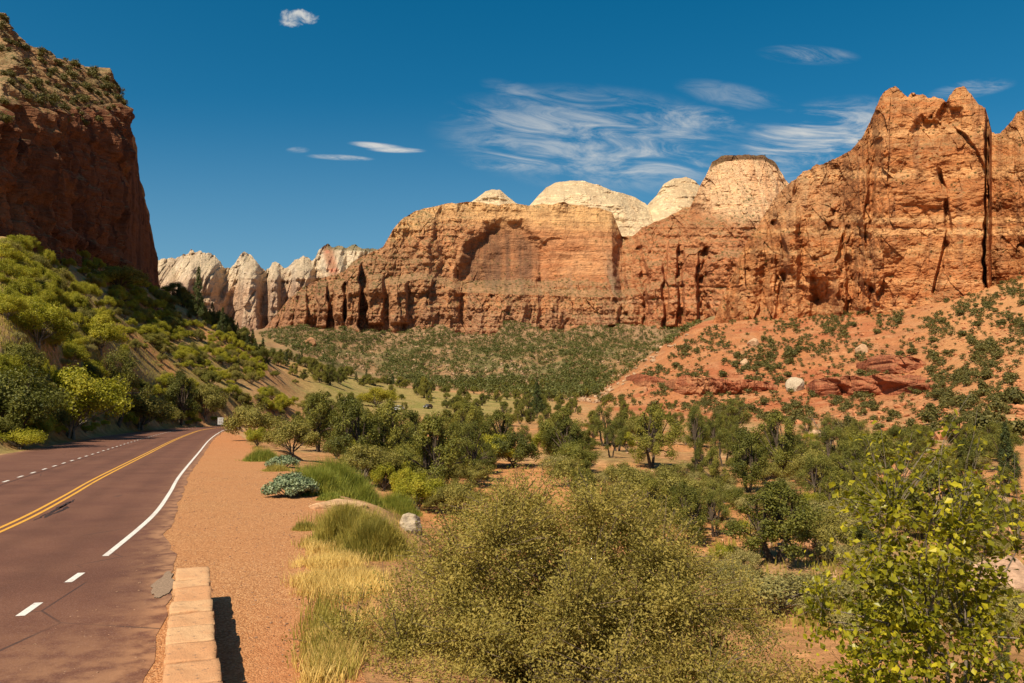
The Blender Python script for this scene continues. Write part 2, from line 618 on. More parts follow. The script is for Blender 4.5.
# ------------------------------------------------------------------ road
m_road, nt, out = new_mat('red_brown_asphalt')
b = NB(nt)
p = b.pos()
na = b.noise(p, 45, 4, .7)
nb = b.noise(p, .5, 5, .6)
ncr = b.noise(p, 2.2, 4, .6)
c = b.mix(b.maprange(nb, .3, .7), (.118, .045, .026), (.155, .064, .036))
c = b.mix(b.maprange(na, .52, .68, 0, .7), c, (.24, .14, .11))
c = b.mix(b.maprange(na, .46, .34, 0, .7), c, (.05, .026, .024))
sepc = b.n('ShaderNodeSeparateColor')
nt.links.new(b.attr('pigment'), sepc.inputs[0])
c = b.mix(b.math('MULTIPLY', sepc.outputs[1], b.maprange(b.noise(p, .35, 4, .6), .3, .7, .15, .6)), c, b.mix(1.0, c, (.66, .64, .64), 'MULTIPLY'))
bl = b.noise(b.scalevec(p, (1, 1, 0)), .16, 2, .4)
c = b.mix(b.maprange(bl, .56, .60, 0, .35), c, b.mix(1.0, c, (.72, .7, .7), 'MULTIPLY'))
dust = b.math('MULTIPLY', sepc.outputs[0], b.maprange(ncr, .35, .62))
c = b.mix(dust, c, (.33, .165, .085))
vor = b.n('ShaderNodeTexVoronoi', feature='DISTANCE_TO_EDGE')
b.put(vor.inputs['Vector'], b.scalevec(p, (1, 1, 0)))
vor.inputs['Scale'].default_value = .22
crack = b.math('MULTIPLY', b.maprange(vor.outputs['Distance'], .006, .002), b.maprange(b.noise(p, .25, 2), .5, .6))
c = b.mix(b.math('MULTIPLY', crack, .7), c, (.03, .02, .02))
b.bsdf(out, c, .85, b.bump(na, .01, .7), .25)

ss = np.arange(2, S_TOT - 1, .6)
yy = along(ss)[:, 1]
rgt = np.interp(yy, [-40, 6, 10, 13, 16.4, 20, 26, 40, 200], [1.6, 2.6, 2.3, 1.9, 1.5, .75, .5, .4, .4]) + .10 * fbm(ss / 1.1, ss * 0, 0, 3, 2) + .05 * vnoise(ss * 3, ss * 0)
lft = -left_edge(yy) + .12 * fbm(ss / 1.5, ss * 0 + 9, 0, 3, 2)
fr = np.concatenate([[0, .01, .03, .08], np.linspace(.12, .88, 70), [.92, .97, .99, 1]])
RV, RC = [], []
for f_ in fr:
    off = lft + (rgt - lft) * f_
    q = road_point(ss, off)
    RV.append(np.column_stack([q, np.full(len(ss), .016) + .03 * (1 - abs(2 * f_ - 1)) * 0]))
    dd = np.full(len(ss), .0)
    dd = np.where(f_ > .985, .9, np.where(f_ > .94, .35, 0.0)) + np.where(f_ < .02, .9, np.where(f_ < .04, .4, 0)) + dd
    dd = np.maximum(dd, sstep(13.5, 7, yy) * sstep(.72, 1, f_) * .9)
    tr_ = sum(np.exp(-((off - o_) / .33) ** 2) for o_ in (-.95, -2.5, -4.35, -5.95))
    RC.append(np.column_stack([dd, tr_, dd]))
RV, RC = np.array(RV), np.array(RC)
road = link('road', mesh_from('road', RV.reshape(-1, 3), grid_faces(len(fr), len(ss)), RC.reshape(-1, 3), True), m_road, kind='structure')


def paint_mat(name, col):
    m, nt, out = new_mat(name)
    b = NB(nt)
    p = b.pos()
    w = b.noise(p, 16, 5, .7)
    w2 = b.noise(p, .6, 3, .6)
    f = b.math('ADD', b.maprange(w, .54, .68), b.maprange(w2, .5, .75, 0, .25), clamp=True)
    c = b.mix(b.math('MULTIPLY', f, .8), col, (.13, .07, .055))
    b.bsdf(out, c, .7, None, .3)
    return m


m_white = paint_mat('white_paint', (.66, .60, .54))
m_yellow = paint_mat('yellow_paint', (.62, .30, .035))


def strip(s0, s1, off, w, z=.021):
    s = np.arange(s0, s1 + .01, min(.5, (s1 - s0) / 2))
    l, r = road_point(s, np.full(len(s), off - w / 2)), road_point(s, np.full(len(s), off + w / 2))
    v = np.vstack([np.column_stack([l, np.full(len(s), z)]), np.column_stack([r, np.full(len(s), z)])])
    n = len(s)
    return v, np.stack([np.arange(n - 1), np.arange(n - 1) + n, np.arange(1, n) + n, np.arange(1, n)], 1)


def join(parts):
    V, Fs, o = [], [], 0
    for v, f in parts:
        V.append(v)
        Fs.append(f + o)
        o += len(v)
    return np.vstack(V), np.vstack(Fs)


def s_at_y(y):
    k = np.argmin(abs(along(np.arange(0, S_TOT, .1))[:, 1] - y))
    return k * .1


s168 = s_at_y(17.15)
link('edge_line', mesh_from('edge_line', *join([strip(s168, S_TOT - 4, 0, .13)])), m_white, kind='structure')
for k in range(4):
    s0 = s168 - 2.65 - k * 2.42
    link('lane_dash', mesh_from('lane_dash', *strip(s0, s0 + .85, -.02, .13)), m_white, kind='structure')
link('centre_line', mesh_from('centre_line', *join([strip(4, S_TOT - 4, -3.52, .11), strip(4, S_TOT - 4, -3.28, .11)])), m_yellow, kind='structure')
dash = []
s = s_at_y(18)
while s < s_at_y(140):
    dash.append(strip(s, s + .95, -6.95, .12))
    s += 2.5
link('dotted_line', mesh_from('dotted_line', *join(dash)), m_white, kind='structure')
# dark sealed seam and tar repairs in the asphalt
m_tar = simple_mat('tar', (.036, .020, .016), .6, .3, .3, 3)
seam = strip(6, s_at_y(140), -6.7, .06, .019)
tar = [seam]
for (s0, s1, o_, w) in ((s_at_y(23.5), s_at_y(29), -3.0, .10), (s_at_y(24), s_at_y(27), -2.85, .2), (s_at_y(25.5), s_at_y(28.5), -3.05, .18)):
    s_ = np.arange(s0, s1, .12)
    wv = w * (.5 + .7 * np.abs(fbm(s_ * 1.3, s_ * 0 + o_ * 7, 0, 3, 8)) * 2) * np.sin(np.linspace(0, math.pi, len(s_))) ** .4
    of = o_ + .25 * fbm(s_ * .6, s_ * 0 + o_, 0, 3, 4)
    l, r_ = road_point(s_, of - wv / 2), road_point(s_, of + wv / 2)
    n = len(s_)
    tar.append((np.vstack([np.column_stack([l, np.full(n, .0195)]), np.column_stack([r_, np.full(n, .0195)])]), np.stack([np.arange(n - 1), np.arange(n - 1) + n, np.arange(1, n) + n, np.arange(1, n)], 1)))
link('tar_seam', mesh_from('tar_seam', *join(tar)), m_tar, kind='structure')

# gravel shoulder
m_gravel, nt, out = new_mat('red_gravel')
b = NB(nt)
p = b.pos()
vo = b.n('ShaderNodeTexVoronoi')
b.put(vo.inputs['Vector'], p)
vo.inputs['Scale'].default_value = 42
vsep = b.n('ShaderNodeSeparateColor')
nt.links.new(vo.outputs['Color'], vsep.inputs[0])
nl = b.noise(p, .35, 5, .6, .5)
nl2 = b.noise(p, 3.0, 5, .65)
red = b.attr('pigment', 'Fac')
c = b.ramp(vsep.outputs[0], [(0, (.17, .074, .031)), (.35, (.36, .162, .064)), (.7, (.49, .235, .098)), (1, (.62, .37, .185))])
fac = b.math('ADD', red, b.math('MULTIPLY', b.math('SUBTRACT', nl, .5), 1.1), clamp=True)
c = b.mix(b.math('MULTIPLY', fac, .72), c, b.mix(b.maprange(nl2, .3, .7), (.37, .135, .052), (.50, .21, .09)))
c = b.mix(b.maprange(nl2, .52, .7, 0, .35), c, b.mix(1.0, c, (.6, .58, .58), 'MULTIPLY'))
hgt = b.math('ADD', b.math('MULTIPLY', vo.outputs['Distance'], -1.0), b.math('MULTIPLY', nl2, 1.2))
b.bsdf(out, c, .95, b.bump(hgt, .02, .9), .1)
ss2 = np.arange(s_at_y(-8), s_at_y(112), .22)
yy2 = along(ss2)[:, 1]
inn = np.interp(yy2, [-40, 6, 10, 13, 16.4, 20, 26, 40, 200], [1.6, 2.6, 2.3, 1.9, 1.5, .75, .5, .4, .4]) - .4
outr = np.interp(yy2, [-10, 6, 16, 24, 32, 45, 60, 95, 112], [5.0, 5.0, 5.0, 5.6, 5.6, 4.6, 4.2, 3.3, 1.0]) + .5 * fbm(ss2 / 2.5, ss2 * 0, 0, 4, 14)
frg = np.linspace(0, 1, 26)
GV, GCc = [], []
for f_ in frg:
    q = road_point(ss2, inn + (outr - inn) * f_)
    zz = np.maximum(H(q[:, 0], q[:, 1]), -.02) + .008 + .014 * fbm(q[:, 0] * .8, q[:, 1] * .8, 0, 3, 19) * math.sin(math.pi * f_)
    zz = np.where(f_ < .12, np.minimum(zz, .008), zz)
    if f_ == 1:
        zz = zz - .03
    GV.append(np.column_stack([q, zz]))
    rd = np.clip(sstep(30, 95, yy2) * .75 + sstep(13.5, 9, yy2) * sstep(.35, .8, f_) * 1.0 + .42, 0, 1)
    GCc.append(np.column_stack([rd, rd, rd]))
link('gravel_shoulder', mesh_from('gravel_shoulder', np.array(GV).reshape(-1, 3), grid_faces(len(frg), len(ss2)), np.array(GCc).reshape(-1, 3), True), m_gravel, kind='structure')

# ------------------------------------------------------------------ mountains


def cliff(name, keys, step, disp, colour, mat, back=200.0, nrm=None, rowpx=1.0, jag=0.0, jagw=3.0, smooth=False, seed=0, sides=True):
    kx = np.array([k[0] for k in keys], float)
    K = len(keys[0][1])
    px = np.arange(kx[0], kx[-1] + .01, step)
    n = len(px)
    PY = np.array([np.interp(px, kx, [k[1][i][0] for k in keys]) for i in range(K)])
    YY = np.array([np.interp(px, kx, [k[1][i][1] for k in keys]) for i in range(K)])
    if jag:
        j = jag * (fbm(px / jagw, px * 0 + seed, 0, 4, seed + 5) + .8 * (np.floor(vnoise(px / jagw / 1.7, px * 0 + 3, 0, seed) * 3) / 3))
        PY[-1] = PY[-1] + np.minimum(j, (PY[-2] - PY[-1]) * .4 + 1)
    rows_py, rows_y, rows_t = [], [], []
    for i in range(K - 1):
        m = max(4, int(np.max(np.abs(PY[i] - PY[i + 1])) / rowpx))
        t = np.linspace(0, 1, m, endpoint=(i == K - 2))[:, None]
        rows_py.append(PY[i] * (1 - t) + PY[i + 1] * t)
        rows_y.append(YY[i] * (1 - t) + YY[i + 1] * t)
        rows_t.append(np.broadcast_to(i + t, (m, n)))
    py, Y, T = np.vstack(rows_py), np.vstack(rows_y), np.vstack(rows_t)
    P2 = np.broadcast_to(px, py.shape)
    a, b_ = ab(P2, py)
    X, Z = a * Y, CZ + b_ * Y
    D = disp(P2, py, X, Y, Z, T)
    if nrm is None:
        Y2 = Y - D
        X, Z = a * Y2, CZ + b_ * Y2
    else:
        X, Y2 = X + nrm[0] * D, Y + nrm[1] * D
    C = colour(P2, py, X, Y2, Z, T)
    # the back of the mountain
    top = np.stack([X[-1], Y2[-1], Z[-1]], 1)
    bdir = top[:, :2] / np.linalg.norm(top[:, :2], axis=1, keepdims=True) if nrm is None else np.broadcast_to(-np.array(nrm), (n, 2))
    rowsB = []
    hgt = np.maximum(Z[-1] - Z[0], 2)
    for f_, dz in ((.12, -.01), (.5, -.06), (.9, -.35), (1.2, -1.1)):
        q = top.copy()
        q[:, :2] += bdir * back * f_
        q[:, 2] += dz * hgt
        rowsB.append(q)
    V = np.concatenate([np.stack([X, Y2, Z], -1), np.array(rowsB)], 0)
    C = np.concatenate([C, np.repeat(C[-1:], 4, 0)], 0)
    if sides:   # close both ends by folding them back
        for end in (0, -1):
            colv, colc = V[:, end].copy(), C[:, end]
            ref = V[-1, end, :2]
            e1 = colv.copy()
            e1[:, :2] = colv[:, :2] * .4 + ref * .6
            e2 = colv.copy()
            e2[:, :2] = ref
            add = [e1[:, None], e2[:, None]]
            cc = [colc[:, None], colc[:, None]]
            if end == 0:
                V = np.concatenate([add[1], add[0], V], 1)
                C = np.concatenate([cc[1], cc[0], C], 1)
            else:
                V = np.concatenate([V, add[0], add[1]], 1)
                C = np.concatenate([C, cc[0], cc[1]], 1)
    nr, nc = V.shape[:2]
    me = mesh_from(name, V.reshape(-1, 3), grid_faces(nr, nc), np.clip(C, .005, 1).reshape(-1, 3), smooth)
    return link(name, me, mat, kind='structure')


def poly_dist(px, py, pts):
    d = np.full(px.shape, 1e9)
    for (x0, y0), (x1, y1) in zip(pts[:-1], pts[1:]):
        vx, vy = x1 - x0, y1 - y0
        t = np.clip(((px - x0) * vx + (py - y0) * vy) / (vx * vx + vy * vy), 0, 1)
        d = np.minimum(d, np.hypot(px - x0 - t * vx, py - y0 - t * vy))
    return d


def blocky(X, Z, w, h, seed, warp=.35):
    """angular blocks: cell offsets plus the gaps between cells"""
    wx = X / w + warp * fbm(X / w / 2, Z / h / 2, 0, 3, seed + 1)
    wz = Z / h + warp * fbm(X / w / 2, Z / h / 2, 5.5, 3, seed + 2)
    v, e = cells(wx, wz, seed)
    return v - .5, np.clip(e / .14, 0, 1)


def steps(z, n, sharp=6.0):
    f = z * n
    i = np.floor(f)
    t = f - i
    return (i + sstep(.5 - .5 / sharp, .5 + .5 / sharp, t)) / n


def mixc(C, w, c):
    w = np.clip(w, 0, 1)[..., None]
    return C * (1 - w) + np.array(c) * w


# ---- central massif
def massif_disp(px, py, X, Y, Z, T):
    wob = 14 * fbm(px / 30, py / 22, 0, 3, 8)
    rough = 1 - .9 * sstep(435, 490, px + wob) * sstep(640, 600, px + wob) * sstep(288, 276, py + 3 * vnoise(px / 9, py * 0, 0, 3)) * sstep(200, 214, py + wob * .3)
    rough = rough * (1 - .5 * sstep(700, 715, px) * sstep(225, 210, py))
    zb = (Z - CZ) * 1500 / Y
    D = 18 * fbm(X / 150, Z / 150, 0, 4, 1) * (.25 + .75 * rough)
    D += rough * 20 * facets(X, zb, 50, 80, 11)
    D += rough * 10 * facets(X, zb, 19, 30, 12)
    D += (.15 + rough) * 4 * facets(X, zb, 8, 9, 13)
    D += rough * 34 * (np.clip(ridge((X + 8 * fbm(X / 40, Z / 40, 0, 3, 10)) / 46, Z / 700, 0, 3, 14), -.3, .55) - .33) * (.5 + .5 * sstep(.6, -.6, fbm(X / 120, Z / 200, 0, 2, 19)))
    zz = zb + 5 * fbm(X / 120, Z / 60, 0, 3, 15)
    D += (.22 + .78 * rough) * 7 * (vnoise(X / 500, zz / 15, 0, 16) * .6 + vnoise(X / 200, zz / 5, 0, 17) * .35)
    D += (.1 + rough) * 2.5 * fbm(X / 6, Z / 6, Y / 6, 3, 18)
    # alcoves under the big arches
    for (cx, cy, rx, ry, dep) in ((505, 293, 52, 77, 37), (540, 300, 74, 66, 9), (583, 296, 36, 52, 8), (556, 250, 18, 13, 6)):
        q = np.hypot((px - cx) / rx, np.minimum(py - cy, 0) / ry) + .10 * fbm(px / 13, py / 13, 0, 3, 20 + cx)
        D -= dep * sstep(1.02, .80, q) * sstep(288, 280, py) * (.55 + .45 * sstep(cx + rx, cx - rx, px))
    # free-standing towers on the left shoulder
    for (cx, w, y0, y1, h) in ((353, 6.5, 262, 333, 60), (339, 5, 280, 330, 40), (322, 5, 283, 325, 38), (300, 6, 292, 325, 30), (375, 8, 275, 322, 35), (398, 9, 280, 322, 30), (655, 8, 262, 330, 40), (690, 7, 250, 330, 42), (672, 5, 240, 325, 35)):
        D += h * sstep(1.15, .8, np.abs(px - cx + 2 * vnoise(px * 0, py / 9, 0, int(cx))) / w) * sstep(y0 - 1, y0 + 4, py) * sstep(y1 + 4, y1, py)
    for pts, w, dep in (([(622, 240), (617, 262), (624, 300), (620, 335)], 6.5, 20), ([(706, 250), (702, 290), (708, 330)], 5, 22), ([(640, 250), (648, 300), (645, 330)], 5, 18)):
        D -= dep * sstep(w, w * .3, poly_dist(px + 2 * vnoise(px / 5, py / 5, 0, 2), py, pts))
    q = np.hypot((px - 613) / 14, np.minimum(py - 337, 0) / 13)
    D -= 40 * sstep(1.0, .8, q)
    return D * sstep(262, 285, px)


def massif_col(px, py, X, Y, Z, T):
    n = fbm(X / 60, Z / 60, 0, 4, 31)
    st = fbm(X / 9, Z / 150, 0, 4, 32)
    bd = fbm(X / 300, Z / 9, 0, 4, 33)
    C = np.ones(px.shape + (3,)) * np.array((.37, .185, .095))
    C = mixc(C, sstep(-.2, .4, n), (.42, .235, .125))
    C = mixc(C, sstep(0, .4, bd) * .5, (.46, .26, .145))
    C = mixc(C, sstep(.0, .35, -bd) * .5, (.30, .125, .06))
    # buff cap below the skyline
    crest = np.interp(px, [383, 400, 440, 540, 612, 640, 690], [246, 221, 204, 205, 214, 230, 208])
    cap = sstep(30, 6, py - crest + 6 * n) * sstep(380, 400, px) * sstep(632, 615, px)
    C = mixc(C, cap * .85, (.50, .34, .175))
    # varnish in the alcove
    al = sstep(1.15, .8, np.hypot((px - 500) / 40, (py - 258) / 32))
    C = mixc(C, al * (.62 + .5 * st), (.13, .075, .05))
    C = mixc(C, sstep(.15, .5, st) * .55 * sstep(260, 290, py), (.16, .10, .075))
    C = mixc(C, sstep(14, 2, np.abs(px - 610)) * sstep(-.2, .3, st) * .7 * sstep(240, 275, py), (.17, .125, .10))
    # brown left shoulder
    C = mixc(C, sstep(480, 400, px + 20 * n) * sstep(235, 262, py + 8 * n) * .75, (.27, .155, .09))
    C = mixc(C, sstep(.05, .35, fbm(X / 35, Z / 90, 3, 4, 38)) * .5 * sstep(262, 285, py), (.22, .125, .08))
    # pale ledge strip and lower red band
    C = mixc(C, sstep(3, 0, np.abs(py - 302 - n * 2)) * sstep(600, 640, px) * .6, (.55, .40, .28))
    C = mixc(C, sstep(690, 640, px) * sstep(306, 320, py + 5 * n) * .6, (.29, .165, .105))
    C = mixc(C, sstep(620, 650, px) * sstep(225, 255, py) * .55, (.38, .155, .075))
    C = mixc(C, sstep(5, 1, np.hypot((px - 613) / 5, (py - 330) / 1.6)) * .7, (.52, .42, .33))
    # the butte: white wall, dark capstone
    bw = sstep(228, 205, py + 10 * n + (735 - px) * .15) * sstep(690, 706, px)
    C = mixc(C, bw * .92, (.60, .44, .29))
    C = mixc(C, bw * sstep(.1, .5, st) * .5, (.45, .25, .14))
    bcr = np.interp(px, [690, 700, 705, 712, 725, 745, 765, 775, 785, 800], [208, 190, 180, 162, 156, 154, 155, 162, 178, 195])
    C = mixc(C, sstep(6.5, 4.5, py - bcr) * sstep(708, 713, px) * sstep(782, 776, px), (.12, .075, .045))
    return C


MK = []
for (px, b0, y0, b1, y1, b2, y2, b3, y3) in (
        (262, 346, 1600, 338, 1602, 334, 1610, 330, 1620), (275, 350, 1540, 330, 1550, 322, 1560, 317, 1575), (290, 350, 1500, 322, 1510, 306, 1530, 297, 1545), (300, 350, 1480, 320, 1490, 302, 1512, 290, 1535),
        (325, 350, 1445, 320, 1460, 292, 1485, 277, 1515), (345, 350, 1435, 318, 1448, 287, 1482, 271, 1530), (352, 350, 1430, 318, 1445, 285, 1482, 263, 1530),
        (370, 350, 1430, 318, 1445, 282, 1485, 254, 1545), (383, 350, 1430, 318, 1445, 280, 1490, 247, 1560), (392, 350, 1430, 318, 1445, 276, 1500, 230, 1568), (400, 350, 1430, 318, 1445, 275, 1505, 221, 1575),
        (420, 350, 1440, 318, 1455, 272, 1530, 210, 1600), (440, 350, 1445, 319, 1460, 276, 1535, 204, 1620), (460, 350, 1450, 320, 1465, 285, 1540, 202, 1640), (500, 350, 1450, 321, 1465, 287, 1552, 204, 1650),
        (540, 350, 1450, 322, 1465, 288, 1560, 205, 1650), (560, 350, 1450, 322, 1465, 289, 1560, 203, 1652), (590, 350, 1450, 322, 1465, 290, 1560, 206, 1655), (612, 350, 1450, 322, 1465, 290, 1560, 213, 1660),
        (622, 350, 1450, 322, 1470, 290, 1575, 236, 1690), (632, 350, 1445, 322, 1465, 288, 1560, 236, 1690), (645, 350, 1440, 322, 1460, 285, 1540, 227, 1660), (670, 350, 1410, 320, 1430, 278, 1500, 215, 1630),
        (690, 350, 1380, 318, 1400, 270, 1470, 206, 1600), (698, 350, 1365, 318, 1385, 266, 1450, 190, 1580), (705, 350, 1350, 318, 1370, 262, 1440, 178, 1565), (712, 350, 1340, 316, 1360, 256, 1430, 162, 1555),
        (725, 346, 1320, 310, 1340, 250, 1420, 156, 1545), (745, 346, 1310, 310, 1330, 250, 1410, 154, 1540), (765, 346, 1310, 310, 1330, 250, 1410, 155, 1540), (775, 346, 1310, 310, 1330, 255, 1410, 162, 1545),
        (785, 346, 1310, 310, 1330, 262, 1410, 178, 1550), (800, 346, 1310, 310, 1330, 265, 1410, 196, 1560), (870, 346, 1310, 310, 1330, 270, 1410, 235, 1560)):
    dl = min(7.0, (b1 - b2) * .25)
    MK.append((px, [(b0, y0), (b1, y1), (b2 + dl, y1 + (y2 - y1) * .4), (b2, y2), (b3, y3)]))
m_massif = rock_material('banded_sandstone', 1.9, greenness=.75)
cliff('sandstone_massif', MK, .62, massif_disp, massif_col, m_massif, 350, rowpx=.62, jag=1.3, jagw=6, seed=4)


# ---- pale domes behind it
def dome_disp(px, py, X, Y, Z, T):
    return 26 * fbm(X / 110, Z / 70, 0, 4, 61) + 16 * (np.minimum(ridge(X / 75, Z / 130, 0, 3, 68), .6) - .3) + 6 * facets(X, Z, 30, 18, 69) + 4 * vnoise(X / 500, (Z + 6 * fbm(X / 90, Z / 40, 0, 2, 63)) / 8, 0, 62) + 6 * ridge(X / 60, Z / 200, 0, 3, 64) + 2.5 * fbm(X / 9, Z / 9, 0, 3, 66)


def dome_col(px, py, X, Y, Z, T):
    n = fbm(X / 70, Z / 70, 0, 4, 65)
    C = np.ones(px.shape + (3,)) * np.array((.66, .53, .35))
    C = mixc(C, sstep(0, .5, n) * .5, (.56, .38, .22))
    C = mixc(C, sstep(.1, .5, fbm(X / 12, Z / 120, 0, 3, 67)) * .4, (.48, .33, .21))
    return C


m_dome = rock_material('pale_sandstone', 2.2, greenness=.18, strata=.8, gain=(1.05, 1, .95))


def dome(crest, base, Y, dY, rowpx=1.0):
    keys = [(x, [(base, Y), (y * .45 + base * .55, Y + dY * .25), (y + (base - y) * .15, Y + dY * .7), (y, Y + dY)]) for x, y in crest]
    return cliff('white_dome', keys, .8, dome_disp, dome_col, m_dome, 300, rowpx=.9, jag=.8, jagw=8, smooth=False, seed=9)


dome([(462, 208), (470, 203), (480, 196), (486, 191), (492, 189), (500, 190), (507, 196), (516, 203), (524, 208)], 225, 1850, 90)
dome([(522, 212), (530, 205), (537, 197), (546, 187), (556, 182), (570, 180), (585, 181), (600, 186), (612, 191), (625, 193), (637, 199), (645, 204), (652, 212), (660, 225)], 262, 1760, 160)
dome([(628, 240), (636, 222), (646, 208), (656, 196), (664, 184), (674, 178), (686, 177), (695, 181), (704, 190), (716, 206)], 262, 1790, 170)


# ---- distant range on the left
def range_disp(px, py, X, Y, Z, T):
    D = 90 * (ridge(X / 330, Z / 2600, 0, 3, 71) - .35) + 70 * (ridge(X / 110, Z / 1500, 0, 3, 72) - .4)
    D += 90 * fbm(X / 500, Z / 500, 0, 3, 73) + 22 * vnoise(X / 900, Z / 28, 0, 74) + 14 * fbm(X / 30, Z / 40, 0, 3, 75) + 45 * facets(X, Z, 90, 240, 78) + 18 * facets(X, Z, 35, 60, 79)
    for (cx, w, top) in ((250, 11, 252), (274, 6, 262), (303, 11, 258), (200, 20, 252), (333, 12, 250), (178, 13, 275)):
        D += 170 * sstep(1.2, .5, np.abs(px - cx) / w) * sstep(top - 2, top + 20, py)
    return D


def range_col(px, py, X, Y, Z, T):
    n = fbm(X / 200, Z / 200, 0, 4, 76)
    st = fbm(X / 35, Z / 500, 0, 4, 77)
    C = np.ones(px.shape + (3,)) * np.array((.60, .47, .32))
    C = mixc(C, sstep(268, 292, py + 9 * n), (.47, .295, .185))
    C = mixc(C, sstep(305, 330, py + 9 * n), (.36, .20, .12))
    C = mixc(C, sstep(.05, .4, st) * .5, (.36, .25, .18))
    C = mixc(C, sstep(-.05, -.4, st) * .4, (.66, .50, .34))
    C = mixc(C, sstep(8, 2, np.abs(px - 328 - (py - 250) * .25)) * sstep(290, 270, py) * .8, (.45, .14, .075))
    C = mixc(C, sstep(4, 1, py - np.interp(px, [300, 316, 330, 345, 370, 385], [262, 250, 247, 248, 249, 252])) * sstep(318, 330, px) * .8, (.10, .10, .05))
    C = mixc(C, sstep(275, 285, py) * sstep(1.1, .6, np.hypot((px - 176) / 14, (py - 295) / 18)) * .7, (.30, .19, .14))
    return C


RK = [(x, [(352, 3900), (y * .35 + 352 * .65, 4000), (y * .72 + 352 * .28, 4120), (y, 4320)]) for x, y in
      ((110, 262), (140, 262), (160, 258), (166, 256.5), (176, 257), (180, 254.5), (186, 254), (190, 251.5), (196, 250.5), (207, 251.5), (213, 255), (219, 262), (226, 269.5), (231, 267), (237, 260), (241, 255), (246, 253.5), (251, 255), (256, 261), (260, 267), (265, 273),
       (269, 270), (272, 263), (275, 260.5), (279, 264), (284, 270), (288, 268), (294, 261), (299, 258.5), (304, 256), (308, 259), (312, 263), (315, 259), (318, 252), (324, 247), (331, 245.5), (345, 246.5), (354, 246.5), (375, 249.6), (390, 253), (430, 262))]
cliff('distant_range', RK, .6, range_disp, range_col, rock_material('far_sandstone', 5.5, greenness=.35, strata=.6, gain=(.92, .93, .97)), 900, rowpx=.6, jag=2.4, jagw=4, seed=14)


# ---- right-hand cliff
RC_KEYS = []
for (px, b0, y0, b3, y3) in ((712, 330, 752, 322, 760), (718, 330, 748, 310, 766), (726, 330, 742, 292, 768), (740, 330, 732, 258, 770), (752, 330, 724, 236, 772), (765, 330, 716, 212, 776), (780, 330, 706, 193, 778), (790, 330, 700, 182, 776),
                             (800, 330, 694, 173, 772), (820, 328, 680, 166, 760), (838, 326, 668, 158, 748), (850, 324, 655, 149, 736), (862, 322, 640, 136, 720), (870, 320, 628, 122, 702), (876, 318, 618, 104, 686), (884, 316, 608, 92, 674), (895, 314, 600, 85, 664),
                             (901, 312, 597, 91, 662), (908, 311, 596, 96, 662), (915, 310, 594, 92, 662), (921, 309, 592, 93, 661), (927, 308, 591, 98, 660), (934, 307, 589, 97, 660), (941, 307, 588, 102, 658), (946, 306, 586, 100, 656), (950, 305, 584, 92, 640), (956, 304, 583, 89, 637), (964, 303, 582, 88, 636), (970, 302, 580, 93, 634), (974, 301, 580, 98, 633), (980, 300, 580, 104, 632), (985, 299, 580, 108, 628), (989, 298, 583, 118, 630), (992, 298, 612, 131, 680),
                             (1000, 297, 604, 133, 690), (1008, 296, 598, 124, 690), (1016, 294, 590, 115, 690), (1030, 292, 575, 108, 690), (1100, 280, 520, 90, 660), (1250, 260, 430, 80, 600)):
    y3 = y0 + min(y3 - y0, 60)
    lean = (y3 - y0)
    RC_KEYS.append((px, [(b0, y0), (b0 - (b0 - b3) * .30, y0 + lean * .16), (b0 - (b0 - b3) * .72, y0 + lean * .45), (b3, y3)]))


_rk = np.array([(k[0], float(ab(k[0], k[1][0][0])[0]) * k[1][0][1], k[1][0][1]) for k in RC_KEYS])
_ru = np.concatenate([[0], np.cumsum(np.hypot(np.diff(_rk[:, 1]), np.diff(_rk[:, 2])))])


def right_u(px):
    return np.interp(px, _rk[:, 0], _ru)


